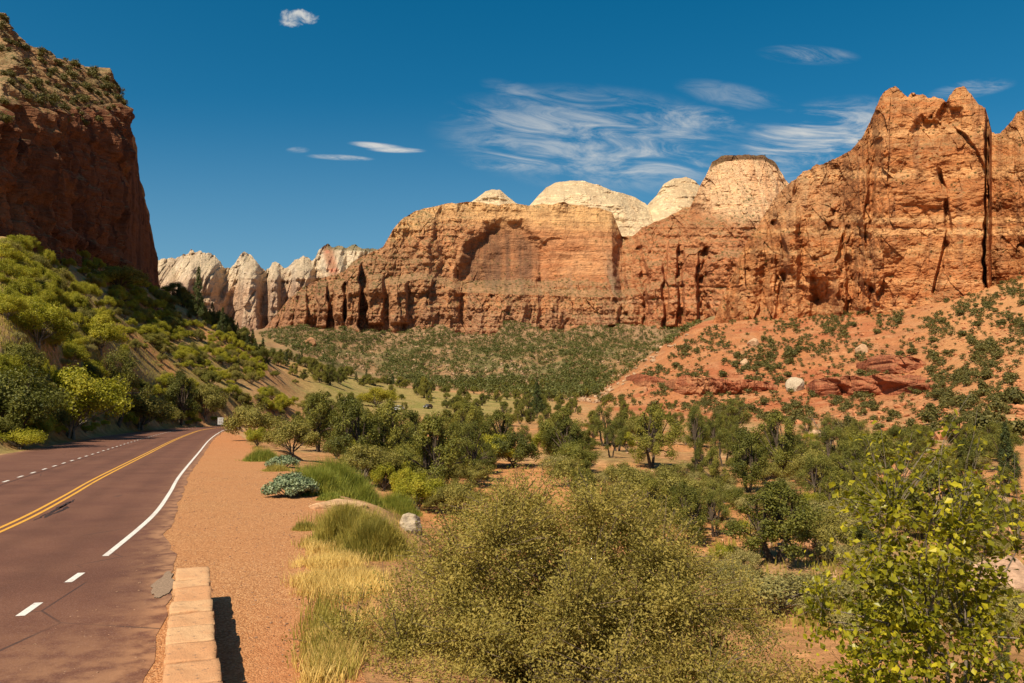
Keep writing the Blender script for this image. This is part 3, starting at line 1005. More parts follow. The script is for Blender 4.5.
def right_disp(px, py, X, Y, Z, T):
    lt = sstep(905, 850, px)
    U = right_u(px)
    zb = (Z - CZ) * 620 / Y
    D = 14 * fbm(U / 55, zb / 170, 0, 3, 81) + 5 * fbm(U / 30, zb / 40, 0, 3, 80)
    D += (.55 + .8 * lt) * 14 * facets(U, zb, 26, 50, 182, sharp=.5)
    D += (.55 + .6 * lt) * 7.0 * facets(U + zb * .25, zb, 14, 18, 83)
    D += (.6 + .5 * lt) * 2.4 * facets(U - zb * .3, zb, 7, 4.5, 84)
    D += .55 * facets(U, zb, 3.4, 1.5, 98)
    wv = U + 5 * fbm(U / 30, zb / 30, 0, 3, 79)
    D += (.25 + lt) * 20 * (np.clip(ridge(wv / 27, zb / 420, 0, 3, 85), -.25, .6) - .38) * (.6 + .4 * sstep(-.6, .6, fbm(U / 50, zb / 40, 0, 2, 78)))
    D += lt * 10 * (vnoise(wv / 11, zb / 90, 0, 77))
    zz = zb + 3 * fbm(U / 50, zb / 30, 0, 3, 86)
    bedm = .1 + .9 * sstep(-.1, .35, fbm(U / 45, zb / 30, 0, 3, 97))
    D += bedm * (2.2 * vnoise(U / 90, zz / 7.0, 0, 87) + .7 * vnoise(U / 40, zz / 2.6, 0, 88)) + 2.2 * vnoise(U / 120, zz / 17, 0, 90)
    D += (.35 + .8 * lt) * fbm(X / 2.5, Z / 2.5, Y / 2.5, 3, 89)
    # gullies and ribs on the left flank, terraces above them
    for pts, w, dep in (([(987, 112), (986, 150), (987, 215), (984, 250), (985, 292)], 2.6, 40), ([(934, 292), (949, 231), (945, 191), (938, 170)], 3.6, 9), ([(951, 125), (973, 147), (984, 172)], 3.4, 8), ([(779, 304), (786, 253), (775, 224)], 4.5, 12), ([(872, 290), (866, 235), (872, 180), (880, 140)], 4.5, 10), ([(842, 305), (838, 262), (848, 228)], 4, 9)):
        D -= dep * sstep(w, w * .3, poly_dist(px + 1.5 * vnoise(px / 9, py / 9, 0, 2), py + 1.5 * vnoise(px / 9, py / 9, 0, 7), pts)) * sstep(-.75, .1, vnoise(px / 14, py / 14, 0, 44) + (.8 if dep > 30 else 0))
    # scooped face under the summit and the overhanging shoulder
    for (cx, cy, rx, ry, dep) in ((928, 138, 18, 27, 9), (950, 116, 15, 13, 9)):
        q = np.hypot((px - cx) / rx, (py - cy) / ry) + .35 * fbm(px / 9, py / 9, 0, 3, 91)
        D -= dep * sstep(1.05, .6, q)
    return D * sstep(712, 728, px)


def right_col(px, py, X, Y, Z, T):
    n = fbm(X / 40, Z / 40, 0, 4, 92)
    st = fbm(right_u(px) / 5, Z / 70, 0, 4, 93)
    bd = fbm(X / 160, ((Z - CZ) * 620 / Y + 3 * fbm(X / 40, Z / 30, 0, 2, 96)) / 5, 0, 4, 94)
    C = np.ones(px.shape + (3,)) * np.array((.38, .19, .083))
    C = mixc(C, sstep(-.1, .45, n) * .7, (.46, .255, .12))
    C = mixc(C, sstep(0, .4, bd) * .6, (.56, .34, .17))
    C = mixc(C, sstep(0, .35, -bd) * .6, (.36, .14, .055))
    C = mixc(C, sstep(.12, .5, st) * .6, (.24, .12, .065))
    C = mixc(C, sstep(250, 300, py + 14 * n) * .45, (.40, .155, .065))
    C = mixc(C, sstep(870, 790, px) * sstep(235, 200, py + 20 * n) * .55, (.52, .36, .21))
    C = mixc(C, sstep(.02, .4, fbm(right_u(px) / 25, Z / 18, 7, 4, 95)) * .6, (.24, .115, .055))
    C = mixc(C, sstep(.1, .4, bd) * .35, (.60, .39, .21))
    return C


m_right = rock_material('orange_sandstone', .85, soil=(.36, .20, .10), greenness=.55)
cliff('sandstone_cliff', RC_KEYS, .55, right_disp, right_col, m_right, 160, rowpx=.62, jag=2.8, jagw=6, seed=24)


# ---- shaded cliff on the left
def left_disp(px, py, X, Y, Z, T):
    U = Y * .95 - X * .3
    wall = sstep(.0, .05, T) * sstep(1.02, .97, T)
    D = 4.5 * fbm(U / 22, Z / 45, 0, 4, 101) + 3.2 * (ridge(U / 11, Z / 90, 0, 3, 102) - .4) * wall
    D += 4.0 * facets(U, Z, 10, 34, 103) * (.4 + .6 * wall) + 1.6 * facets(U, Z, 3.4, 8, 104) + .5 * facets(U, Z, 1.2, 1.6, 110)
    D += .9 * vnoise(U / 60, (Z + 2 * fbm(U / 20, Z / 20, 0, 2, 105)) / 2.6, 0, 106) + .5 * fbm(X / 1.3, Y / 1.3, Z / 1.3, 3, 107)
    D += 3.0 * (np.clip(ridge(U / 6, Z / 160, 0, 2, 111), -.2, .6) - .3) * wall
    return D * (.22 + .78 * sstep(138, 105, px)) - 2.0 * sstep(105, 138, px)


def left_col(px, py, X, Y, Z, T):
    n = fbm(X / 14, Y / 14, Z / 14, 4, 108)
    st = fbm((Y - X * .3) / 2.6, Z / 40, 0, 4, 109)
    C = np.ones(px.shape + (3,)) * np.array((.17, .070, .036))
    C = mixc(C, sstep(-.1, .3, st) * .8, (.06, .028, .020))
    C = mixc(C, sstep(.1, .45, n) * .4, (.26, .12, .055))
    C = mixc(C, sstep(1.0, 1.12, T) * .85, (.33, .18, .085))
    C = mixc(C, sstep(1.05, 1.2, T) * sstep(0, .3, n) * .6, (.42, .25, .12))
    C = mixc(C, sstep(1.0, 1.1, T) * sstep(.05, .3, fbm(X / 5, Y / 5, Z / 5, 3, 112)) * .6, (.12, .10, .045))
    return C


LK = []
for (px, b0, y0, b1, y1, b2, y2) in ((-90, 275, 112, 225, 118, 205, 150), (-50, 268, 124, 150, 130, 95, 172), (-15, 264, 135, 108, 141, 25, 190), (0, 262, 140, 104, 146, 12, 195), (10, 264, 147, 105, 152, 30, 198), (25, 268, 157, 107, 162, 43, 203), (45, 275, 171, 108, 176, 58, 211), (70, 282, 188, 108, 193, 66, 222),
                                     (85, 285, 199, 107, 203, 73, 228), (100, 288, 214, 103, 218, 70, 238), (112, 290, 229, 99, 232, 82, 246), (122, 292, 244, 101, 246, 86, 254), (130, 294, 258, 112, 260, 104, 264), (138, 296, 274, 146, 276, 139, 279),
                                     (142, 297, 285, 166, 287, 158, 289), (141.5 + 1, 297, 287, 178, 289, 172, 291), (148, 298, 298, 192, 300, 185, 302), (155, 299, 310, 221, 312, 214, 314), (160, 300, 320, 246, 322, 240, 324), (165, 302, 330, 286, 332, 282, 334)):
    LK.append((px, [(b0 + 14, y0), (b1, y1), (b2, y2)]))
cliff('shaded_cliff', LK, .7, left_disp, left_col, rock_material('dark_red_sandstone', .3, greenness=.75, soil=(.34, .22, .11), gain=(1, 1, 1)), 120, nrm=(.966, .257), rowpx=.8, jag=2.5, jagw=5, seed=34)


# ---- red ledge bands that stand out of the right-hand slope
def ledge_disp(px, py, X, Y, Z, T):
    D = 8 * facets(X, Z, 6.5, 14, 121) + 2.2 * facets(X, Z, 2.4, 3.0, 122) + 2.0 * fbm(X / 20, Z / 20, 0, 3, 123) + 1.0 * vnoise(X / 90, Z / 1.6, 0, 124)
    lo, hi = px.min(), px.max()
    return D * sstep(lo, lo + 12, px) * sstep(hi, hi - 12, px)


def ledge_col(px, py, X, Y, Z, T):
    n = fbm(X / 9, Z / 9, 0, 4, 125)
    C = np.ones(px.shape + (3,)) * np.array((.36, .125, .062))
    C = mixc(C, sstep(-.1, .4, n), (.43, .19, .09))
    return mixc(C, sstep(0, .4, fbm(X / 60, Z / 1.5, 0, 3, 126)) * .4, (.30, .09, .045))


m_ledge = rock_material('red_ledge_rock', .6, greenness=.3, soil=(.42, .18, .08), gain=(1, 1, 1))
LEDGES = [
    [(662, 386, 381), (675, 392, 379), (685, 394, 376), (700, 394, 377), (720, 394, 378), (735, 392, 381), (750, 392, 380), (765, 392, 382), (778, 390, 385)],
    [(806, 390, 385), (815, 396, 379), (835, 397, 377), (860, 397, 376), (885, 396, 375), (910, 394, 375), (925, 392, 377), (938, 388, 384)],
    [(626, 380, 376), (640, 386, 374), (655, 386, 376), (668, 384, 380)],
    [(856, 368, 364), (870, 372, 357), (890, 373, 355), (912, 371, 357), (926, 366, 362)],
]
for L in LEDGES:
    hp = hit([x for x, _, _ in L], [bpy_ for _, bpy_, _ in L])
    if np.isnan(hp).any():
        continue
    keys = []
    for (x, b0, t0), q in zip(L, hp):
        keys.append((x, [(b0 + 3, q[1] + 1), ((b0 + t0) / 2, q[1] + 1.0), (t0, q[1] + 3.0)]))
    cliff('red_ledge', keys, .45, ledge_disp, ledge_col, m_ledge, 30, rowpx=.4, jag=1.0, jagw=4, seed=44)

# ------------------------------------------------------------------ plants: builders


def tube(path, radii, sides=6):
    path = np.asarray(path, float)
    n = len(path)
    t = np.gradient(path, axis=0)
    t /= np.maximum(np.linalg.norm(t, axis=1, keepdims=True), 1e-9)
    ref = np.where(np.abs(t[:, 2:3]) > .9, np.array([[1., 0, 0]]), np.array([[0, 0, 1.]]))
    u = np.cross(t, ref)
    u /= np.maximum(np.linalg.norm(u, axis=1, keepdims=True), 1e-9)
    v = np.cross(t, u)
    a = np.linspace(0, 2 * math.pi, sides, endpoint=False)
    r = np.asarray(radii, float)[:, None, None]
    P = path[:, None, :] + r * (np.cos(a)[None, :, None] * u[:, None, :] + np.sin(a)[None, :, None] * v[:, None, :])
    i = np.arange(n - 1)[:, None] * sides
    j = np.arange(sides)[None, :]
    k = (j + 1) % sides
    Fq = np.stack([i + j, i + k, i + sides + k, i + sides + j], -1).reshape(-1, 4)
    return P.reshape(-1, 3), Fq


def limb(a, c, r0, r1, g, wob=.12, n=6, sides=5, sag=.0):
    a, c = np.asarray(a, float), np.asarray(c, float)
    t = np.linspace(0, 1, n)[:, None]
    L = np.linalg.norm(c - a)
    p = a * (1 - t) + c * t
    w = g.normal(0, 1, (n, 3)) * wob * L * .35
    w[0] = 0
    w[-1] *= .2
    p = p + np.cumsum(w, 0) * .35 * (1 - t) * 1.6
    p[:, 2] += sag * L * np.sin(np.pi * t[:, 0])
    return tube(p, r0 * (1 - t[:, 0]) + r1 * t[:, 0], sides), p


def leaves(P, N, size, g, aspect=.55, bias=.9, fold=.0):
    """one small lozenge-shaped leaf (or spray of leaves) per point"""
    n = len(P)
    nr = N * bias + g.normal(0, 1, (n, 3)) * .75
    nr /= np.maximum(np.linalg.norm(nr, axis=1, keepdims=True), 1e-9)
    r = g.normal(0, 1, (n, 3))
    u = np.cross(nr, r)
    u /= np.maximum(np.linalg.norm(u, axis=1, keepdims=True), 1e-9)
    v = np.cross(nr, u)
    s = (size * g.uniform(.6, 1.35, n))[:, None]
    k = g.uniform(.35, .62, n)[:, None]
    q0 = P - u * s * .5
    q1 = P + u * s * (k - .5) + v * s * aspect * .5 + nr * s * .08
    q2 = P + u * s * .5
    q3 = P + u * s * (k - .5) - v * s * aspect * .5 + nr * s * .08
    V = np.stack([q0, q1, q2, q3], 1).reshape(-1, 3)
    return V, np.arange(4 * n).reshape(n, 4)


def clump_points(cl, n, g, shell=.45, flat=1.0):
    """points through the volume of several clumps, denser towards their skins; N points outward"""
    cl = np.asarray(cl, float)
    w = cl[:, 3] ** 2
    k = g.choice(len(cl), n, p=w / w.sum())
    d = g.normal(0, 1, (n, 3))
    d /= np.linalg.norm(d, axis=1, keepdims=True)
    rr = g.uniform(0, 1, n) ** shell
    rr = rr * (1 + .35 * vnoise(d[:, 0] * 2.3 + k * 3.1, d[:, 1] * 2.3, d[:, 2] * 2.3, 77))
    P = cl[k, :3] + d * (cl[k, 3] * rr)[:, None] * np.array([1, 1, flat])
    c0 = np.average(cl[:, :3], axis=0, weights=w)
    o = P - c0
    o /= np.maximum(np.linalg.norm(o, axis=1, keepdims=True), 1e-9)
    N = d * .6 + o * .7 + np.array([0, 0, .25])
    return P, N, k


def build_tree(kind, seed):
    g = np.random.default_rng(seed)
    wood, cl = [], []
    if kind == 'juniper':          # dense rounded pinyon or juniper, 5 m
        h = 5.0
        lean = g.normal(0, .25, 2)
        n = 30
        for i in range(n):
            z = .9 + 3.7 * ((i + .5) / n) ** .9
            t = (z - .7) / 4.2
            R = 1.75 * math.sin(math.pi * min(1, .25 + .75 * t) ** .85) ** .8 * g.uniform(.4, 1.3)
            a = i * 2.4 + g.normal(0, .5)
            cl.append((math.cos(a) * R + lean[0] * t, math.sin(a) * R + lean[1] * t, z, g.uniform(.3, .8) * (1.05 - .35 * t)))
        cl.append((lean[0], lean[1], 4.55, .45))
        nl, sz, trunk_r, fork, sh = 15000, .115, .17, 1.3, .55
    elif kind == 'open_tree':      # taller, with gaps and visible limbs
        h = 6.0
        n = 20
        for i in range(n):
            z = 1.9 + 3.7 * ((i + .5) / n)
            t = (z - 1.6) / 4.2
            R = 2.0 * math.sin(math.pi * min(1, .3 + .65 * t)) ** .7 * g.uniform(.35, 1.1)
            a = i * 2.4 + g.normal(0, .6)
            cl.append((math.cos(a) * R, math.sin(a) * R, z, g.uniform(.4, .75)))
        nl, sz, trunk_r, fork, sh = 10000, .115, .2, 1.9, .6
    elif kind == 'pine':           # tall tapering conifer
        h = 9.0
        for i in range(44):
            t = (i + .5) / 44
            z = 1.2 + 7.5 * t
            R = 1.75 * (1 - t) ** .8 * g.uniform(.45, 1.1)
            a = i * 2.4 + g.normal(0, .3)
            cl.append((math.cos(a) * R, math.sin(a) * R, z - R * .12, .28 + .42 * (1 - t)))
        nl, sz, trunk_r, fork, sh = 12000, .16, .16, 8.6, .6
    elif kind == 'oak_shrub':      # bright green leafy shrub
        h = 3.0
        for i in range(24):
            a = i * 2.4 + g.normal(0, .4)
            R = 1.65 * math.sqrt((i + .5) / 24) * g.uniform(.8, 1.1)
            z = .45 + (2.2 - .9 * (R / 1.7) ** 2) * g.uniform(.35, 1.0)
            cl.append((math.cos(a) * R, math.sin(a) * R, z, g.uniform(.38, .66)))
        nl, sz, trunk_r, fork, sh = 12000, .11, .07, .3, .5
    elif kind == 'sage':           # low grey-green bush
        h = 1.3
        for i in range(22):
            a = i * 2.4 + g.normal(0, .4)
            R = 1.0 * math.sqrt((i + .5) / 22)
            cl.append((math.cos(a) * R, math.sin(a) * R, .3 + (.75 - .45 * R * R) * g.uniform(.55, 1.0), g.uniform(.22, .36)))
        nl, sz, trunk_r, fork, sh = 7500, .062, .035, .15, .55
    elif kind == 'bare':           # half-dead tree, thin foliage
        h = 4.5
        for i in range(16):
            z = 1.5 + 2.7 * (i + .5) / 16
            a = i * 2.4 + g.normal(0, .6)
            R = g.uniform(.5, 1.8)
            cl.append((math.cos(a) * R, math.sin(a) * R, z, g.uniform(.3, .55)))
        nl, sz, trunk_r, fork, sh = 1500, .11, .13, 1.1, .6
    # wood
    if kind == 'pine':
        wood.append(limb((0, 0, -.3), (0, 0, 8.8), trunk_r, .02, g, .02, 10, 7)[0])
        for c in cl[::2]:
            wood.append(limb((0, 0, c[2] + .2), c[:3], .04, .012, g, .1, 4, 4)[0])
    else:
        multi = {'juniper': 2, 'open_tree': 2, 'oak_shrub': 7, 'sage': 6, 'bare': 2}[kind]
        tops = []
        for m in range(multi):
            a = m * 2 * math.pi / multi + g.normal(0, .3)
            o = .1 if multi < 4 else .2
            top = np.array([math.cos(a) * fork * .35, math.sin(a) * fork * .35, fork * g.uniform(.9, 1.25)])
            wood.append(limb((math.cos(a) * o * .6, math.sin(a) * o * .6, -.3), top, trunk_r * (1 if m == 0 else .75), trunk_r * .6, g, .15, 6, 7)[0])
            tops.append(top)
        for c in cl:
            c = np.array(c)
            t0 = min(tops, key=lambda q: np.linalg.norm(q[:2] - c[:2]) + abs(q[2] - c[2]) * .2)
            w, p = limb(t0, c[:3], trunk_r * .45, trunk_r * .12, g, .16, 6, 5, .05)
            wood.append(w)
            for _ in range(3 if kind != 'bare' else 7):
                d = g.normal(0, 1, 3)
                d /= np.linalg.norm(d)
                wood.append(limb(p[g.integers(2, 6)], c[:3] + d * c[3] * (1.0 if kind != 'bare' else 1.5), trunk_r * .13, trunk_r * .05, g, .1, 4, 4)[0])
    P, N, k = clump_points(cl, nl, g, sh)
    keep = P[:, 2] > .03
    P, N, k = P[keep], N[keep], k[keep]
    V, Fq = leaves(P, N, sz, g, .6)
    val = np.clip(g.random(len(P)) * .75 + g.random(len(cl))[k] * .3, 0, 1)
    wv, wf = join(wood)
    return mesh_from(kind + '_wood', wv, wf, smooth=True), mesh_from(kind + '_leaves', V, Fq, vals=val), h


M_bark = simple_mat('bark', (.085, .06, .042), .9, .1, .4, 6)
M_greybark = simple_mat('grey_bark', (.19, .15, .115), .9, .1, .35, 6)
M_leaf = {
    'juniper': leaf_material('juniper_leaf', [(0, (.026, .034, .008)), (.5, (.076, .084, .019)), (1, (.15, .145, .034))], .24, objvar=.5),
    'open_tree': leaf_material('pinyon_leaf', [(0, (.028, .036, .010)), (.5, (.075, .085, .020)), (1, (.14, .135, .036))], .25),
    'pine': leaf_material('pine_needles', [(0, (.014, .024, .010)), (.5, (.036, .050, .018)), (1, (.07, .08, .028))], .15),
    'oak_shrub': leaf_material('oak_leaf', [(0, (.06, .072, .008)), (.5, (.155, .165, .018)), (1, (.26, .245, .034))], .36),
    'olive_shrub': leaf_material('olive_leaf', [(0, (.05, .055, .016)), (.5, (.11, .108, .032)), (1, (.175, .16, .055))], .25),
    'sage': leaf_material('sage_leaf', [(0, (.07, .075, .035)), (.5, (.14, .135, .065)), (1, (.23, .20, .10))], .2),
    'bare': leaf_material('thin_leaf', [(0, (.08, .07, .03)), (.5, (.15, .12, .055)), (1, (.24, .18, .09))], .2),
    'yellow_shrub': leaf_material('yellow_leaf', [(0, (.08, .085, .012)), (.5, (.16, .155, .02)), (1, (.24, .22, .035))], .3),
}
VARS = {}
for kind, nv in (('juniper', 4), ('open_tree', 3), ('pine', 2), ('oak_shrub', 4), ('sage', 3), ('bare', 2)):
    VARS[kind] = [build_tree(kind, 100 + 13 * i + len(kind)) for i in range(nv)]
KINDS = {   # look: (shape, leaf material, wood material, object name, part names)
    'juniper': ('juniper', 'juniper', M_bark, 'juniper_tree', 'trunk', 'crown'),
    'open_tree': ('open_tree', 'open_tree', M_bark, 'pinyon_tree', 'trunk', 'crown'),
    'pine': ('pine', 'pine', M_bark, 'pine_tree', 'trunk', 'crown'),
    'oak_shrub': ('oak_shrub', 'oak_shrub', M_greybark, 'oak_shrub', 'stem', 'foliage'),
    'olive_shrub': ('oak_shrub', 'olive_shrub', M_greybark, 'olive_shrub', 'stem', 'foliage'),
    'dark_shrub': ('oak_shrub', 'juniper', M_bark, 'dark_shrub', 'stem', 'foliage'),
    'yellow_shrub': ('oak_shrub', 'yellow_shrub', M_greybark, 'yellow_shrub', 'stem', 'foliage'),
    'sage': ('sage', 'sage', M_greybark, 'sage_bush', 'stem', 'foliage'),
    'green_bush': ('sage', 'oak_shrub', M_greybark, 'green_bush', 'stem', 'foliage'),
    'bare': ('bare', 'bare', M_greybark, 'withered_tree', 'trunk', 'crown'),
}
MESHES = {}
PLACED = []
_vi = [0]


def plant(kind, loc, h, label, group=None, wide=1.0, var=None):
    shape, lm, wm, name, wn, cn_ = KINDS[kind]
    vs = VARS[shape]
    i = (_vi[0] if var is None else var) % len(vs)
    _vi[0] += 1
    wmesh, lmesh, h0 = vs[i]
    key = (kind, i)
    if key not in MESHES:
        w2, l2 = wmesh.copy(), lmesh.copy()
        w2.materials.append(wm)
        l2.materials.append(M_leaf[lm])
        MESHES[key] = (w2, l2)
    w2, l2 = MESHES[key]
    s = h / h0
    cat = {'trunk': 'tree', 'stem': 'shrub'}[wn]
    t = thing(name, label, cat, tuple(loc), random.uniform(0, 6.28), group)
    t.scale = (s * wide, s * wide, s)
    link(wn, w2, None, t)
    link(cn_, l2, None, t)
    PLACED.append((loc[0], loc[1], h * .3 * wide))
    return t


def at_px(px, py):
    q = hit([px], [py])[0]
    return None if np.isnan(q).any() else q


# ------------------------------------------------------------------ plants one can point to
# (kind, foot px, foot py, height in px, width factor, label)
NAMED = [
    # along the left edge of the road
    ('dark_shrub', 12, 437, 74, 1.0, 'dark green roadside shrub cut off by the left photo edge'),
    ('oak_shrub', 70, 438, 78, 1.05, 'tall bright green leafy shrub standing over the left edge of the road'),
    ('green_bush', 20, 449, 24, 1.5, 'low bright green bush spilling onto the left pavement edge near the camera'),
    ('open_tree', 117, 424, 76, .9, 'dark olive tree behind the bright roadside shrub, tallest by the left pavement'),
    ('olive_shrub', 140, 430, 42, 1.45, 'wide grey-olive bush touching the left pavement, right of the bright green shrub'),
    ('juniper', 180, 424, 56, .9, 'green rounded tree at the left roadside just before the bend'),
    ('olive_shrub', 205, 419, 36, 1.2, 'olive shrub above the cut bank where the road bends out of sight'),
    ('oak_shrub', 100, 352, 40, 1.0, 'bright yellow-green shrub high on the sandy left hillside'),
    ('oak_shrub', 38, 345, 46, 1.2, 'broad bright green shrub half way up the left hillside below the dark cliff'),
    ('pine', 197, 322, 58, .75, 'tall dark conifer standing alone on the ridge at the foot of the shaded cliff'),
    ('pine', 222, 338, 32, .9, 'dark conifer on the ridge, next one downhill from the tallest'),
    ('dark_shrub', 118, 290, 26, 1.8, 'wide dark green shrub against the foot of the shaded cliff'),
    # right of the road
    ('olive_shrub', 252, 441, 40, 1.15, 'rounded olive shrub right behind the white road sign'),
    ('oak_shrub', 257, 447, 22, 1.0, 'small bright green shrub at the far end of the gravel shoulder'),
    ('olive_shrub', 292, 455, 36, 1.3, 'brownish olive bush behind the blue-green plants of the gravel edge'),
    ('juniper', 318, 452, 62, .95, 'dark juniper behind the bank, above the bright green broom clump'),
    ('juniper', 352, 470, 76, 1.0, 'large dark juniper rising behind the gravel bank left of the meadow gap'),
    ('juniper', 388, 474, 76, .95, 'dark juniper in front of the parked white vehicle'),
    ('olive_shrub', 362, 482, 38, 1.3, 'olive grey bush at the foot of the junipers behind the bank'),
    ('juniper', 432, 496, 84, 1.05, 'big bushy green juniper at the left side of the huge foreground bush'),
    ('juniper', 410, 470, 62, .9, 'juniper between the parked dark vehicle and the white rock'),
    ('oak_shrub', 418, 510, 40, 1.0, 'fresh green shrub low on the bank right of the white rock'),
    ('open_tree', 470, 482, 62, 1.0, 'pale-trunked tree on the valley floor below the two parked vehicles'),
    ('pine', 537, 418, 40, 1.0, 'dark cone-shaped evergreen standing up over the middle of the valley'),
    ('juniper', 560, 462, 56, 1.1, 'round olive juniper in the middle of the valley straight above the foreground bush'),
    ('yellow_shrub', 377, 407, 22, 1.5, 'yellow-green shrub glowing in the meadow left of the white vehicle'),
    ('juniper', 391, 402, 18, .8, 'small dark juniper in the meadow beside the white vehicle'),
    ('juniper', 424, 398, 22, .9, 'dark juniper at the far meadow edge left of the dark vehicle'),
    ('open_tree', 604, 446, 42, 1.1, 'umbrella-crowned tree with a bare trunk at the foot of the red slope'),
    ('juniper', 652, 468, 64, 1.0, 'tall leafy green tree below the left tip of the first red ledge'),
    ('open_tree', 697, 462, 58, .7, 'thin grey-trunked tree with reddish bare twigs in the right valley'),
    ('open_tree', 735, 438, 40, 1.2, 'low round-crowned tree below the first red ledge'),
    ('juniper', 748, 492, 66, .85, 'juniper standing left of the big two-stemmed tree by the flat rock'),
    ('juniper', 781, 481, 72, .85, 'dark two-stemmed tree beside the flat rock slab on the valley floor'),
    ('bare', 828, 446, 34, 1.2, 'half-bare grey tree on open sand below the pale boulder'),
    ('juniper', 714, 492, 46, .75, 'small juniper on the sand strip between the two larger groups'),
    ('juniper', 690, 545, 64, .85, 'dark juniper just right of the foreground bush, beside the red gully'),
    ('juniper', 775, 562, 82, 1.45, 'broad dark juniper in the right middle ground with shadow beneath it'),
    ('olive_shrub', 822, 556, 46, .95, 'olive shrub at the right flank of the broad dark juniper'),
    ('dark_shrub', 870, 470, 40, 1.3, 'wide dark shrub left of the round boulder at the foot of the slope'),
    ('pine', 1008, 487, 66, .9, 'dark upright conifer at the right edge of the photo above the leafy sapling'),
    ('sage', 775, 612, 44, 1.6, 'wide grey-green brush in the hollow between the foreground bush and the sapling'),
    ('sage', 820, 600, 30, 1.4, 'grey-green bush behind the sapling on the sandy hollow'),
    ('sage', 628, 486, 22, 1.5, 'pale grey-green bush on sand right above the top of the foreground bush'),
    ('juniper', 1012, 540, 40, .8, 'small juniper above the pale rock outcrop at the right edge'),
    ('pine', 1005, 690, 80, .6, 'young dark conifer poking up at the bottom right below the pale outcrop'),
]
for kind, px, py, hp, wd, lab in NAMED:
    q = at_px(px, py)
    if q is None:
        continue
    plant(kind, (q[0], q[1], q[2] - .05), hp / F * q[1], lab, None, wd)


def in_poly(x, y, P):
    P = np.asarray(P, float)
    r = np.zeros(x.shape, bool)
    j = len(P) - 1
    for i in range(len(P)):
        c = ((P[i, 1] > y) != (P[j, 1] > y)) & (x < (P[j, 0] - P[i, 0]) * (y - P[i, 1]) / (P[j, 1] - P[i, 1] + 1e-12) + P[i, 0])
        r ^= c
        j = i
    return r


def sample_land(P, n, g, dens=None):
    """land points seen through an outline, spread evenly over the outline"""
    P = np.asarray(P, float)
    x = g.uniform(P[:, 0].min(), P[:, 0].max(), n * 5)
    y = g.uniform(P[:, 1].min(), P[:, 1].max(), n * 5)
    k = in_poly(x, y, P)
    if dens is not None:
        k &= g.random(len(x)) < dens(x, y)
    x, y = x[k][:n], y[k][:n]
    q = hit(x, y)
    ok = ~np.isnan(q).any(1)
    return q[ok], x[ok], y[ok]


def fill(P, n, kinds, hts, gap, label, group, seed, dens=None, road_clear=True):
    g = np.random.default_rng(seed)
    q, x, y = sample_land(P, n * 4, g, dens)
    if not len(q):
        return 0
    dd, ny = road_dist(q[:, 0], q[:, 1])
    le = left_edge(ny)
    c = 0
    for i in range(len(q)):
        if c >= n:
            break
        if road_clear and q[i, 1] < 215 and -le[i] - 1.2 < dd[i] < 6.0:
            continue
        kd = kinds[g.integers(len(kinds))]
        hh = g.uniform(*hts) * {'sage': .4, 'green_bush': .4, 'oak_shrub': .62, 'olive_shrub': .62, 'dark_shrub': .66}.get(kd, 1) if max(hts) > 3.7 else g.uniform(*hts) * (1 if kd not in ('sage', 'green_bush') else .4)
        r = hh * .3
        if any((q[i, 0] - a) ** 2 + (q[i, 1] - b_) ** 2 < ((r + rr) * gap) ** 2 for a, b_, rr in PLACED):
            continue
        lab = label[kd] if isinstance(label, dict) else label
        plant(kd, (q[i, 0], q[i, 1], q[i, 2] - .05), hh, lab, group[kd] if isinstance(group, dict) else group, g.uniform(.85, 1.2))
        c += 1
    return c


LAB_V = {'juniper': 'dark olive juniper in the dense belt of trees across the valley floor', 'open_tree': 'olive pinyon with a visible trunk in the belt of trees across the valley floor',
         'olive_shrub': 'olive shrub between the trees of the valley floor', 'dark_shrub': 'dark green shrub between the trees of the valley floor',
         'oak_shrub': 'bright green shrub between the trees of the valley floor', 'sage': 'low grey-green bush on the valley floor', 'green_bush': 'low green bush on the valley floor', 'bare': 'half-bare tree of the valley floor'}
GRP_V = {k: {'juniper': 'junipers of the valley floor', 'open_tree': 'pinyons of the valley floor', 'olive_shrub': 'olive shrubs of the valley floor', 'dark_shrub': 'dark shrubs of the valley floor', 'oak_shrub': 'bright shrubs of the valley floor',
             'sage': 'grey-green bushes of the valley floor', 'green_bush': 'green bushes of the valley floor', 'bare': 'half-bare trees of the valley floor'}[k] for k in LAB_V}
# belt of trees beyond the bank
fill([(262, 412), (330, 408), (420, 414), (520, 416), (620, 424), (640, 446), (600, 470), (520, 488), (440, 500), (400, 478), (330, 452)], 96, ['juniper', 'juniper', 'juniper', 'open_tree', 'dark_shrub', 'olive_shrub', 'oak_shrub', 'sage'], (1.8, 5.8), .85, LAB_V, GRP_V, 201)
fill([(420, 398), (520, 396), (600, 402), (640, 414), (560, 420), (440, 412)], 45, ['juniper', 'juniper', 'open_tree', 'dark_shrub'], (4.5, 7), .8, LAB_V, GRP_V, 202)
fill([(600, 418), (700, 426), (830, 434), (960, 446), (1024, 450), (1024, 480), (860, 500), (700, 470)], 26, ['juniper', 'open_tree', 'olive_shrub', 'dark_shrub'], (3.0, 5.0), 1.0, LAB_V, GRP_V, 203)
fill([(610, 432), (860, 440), (1024, 452), (1024, 560), (860, 560), (690, 500)], 22, ['juniper', 'open_tree', 'sage', 'sage', 'green_bush', 'dark_shrub'], (2.2, 4.6), 1.0, LAB_V, GRP_V, 207)
fill([(500, 398), (600, 400), (720, 414), (740, 446), (640, 470), (590, 452), (520, 425)], 46, ['juniper', 'juniper', 'open_tree', 'dark_shrub', 'sage'], (2.6, 5.2), .85, LAB_V, GRP_V, 209)
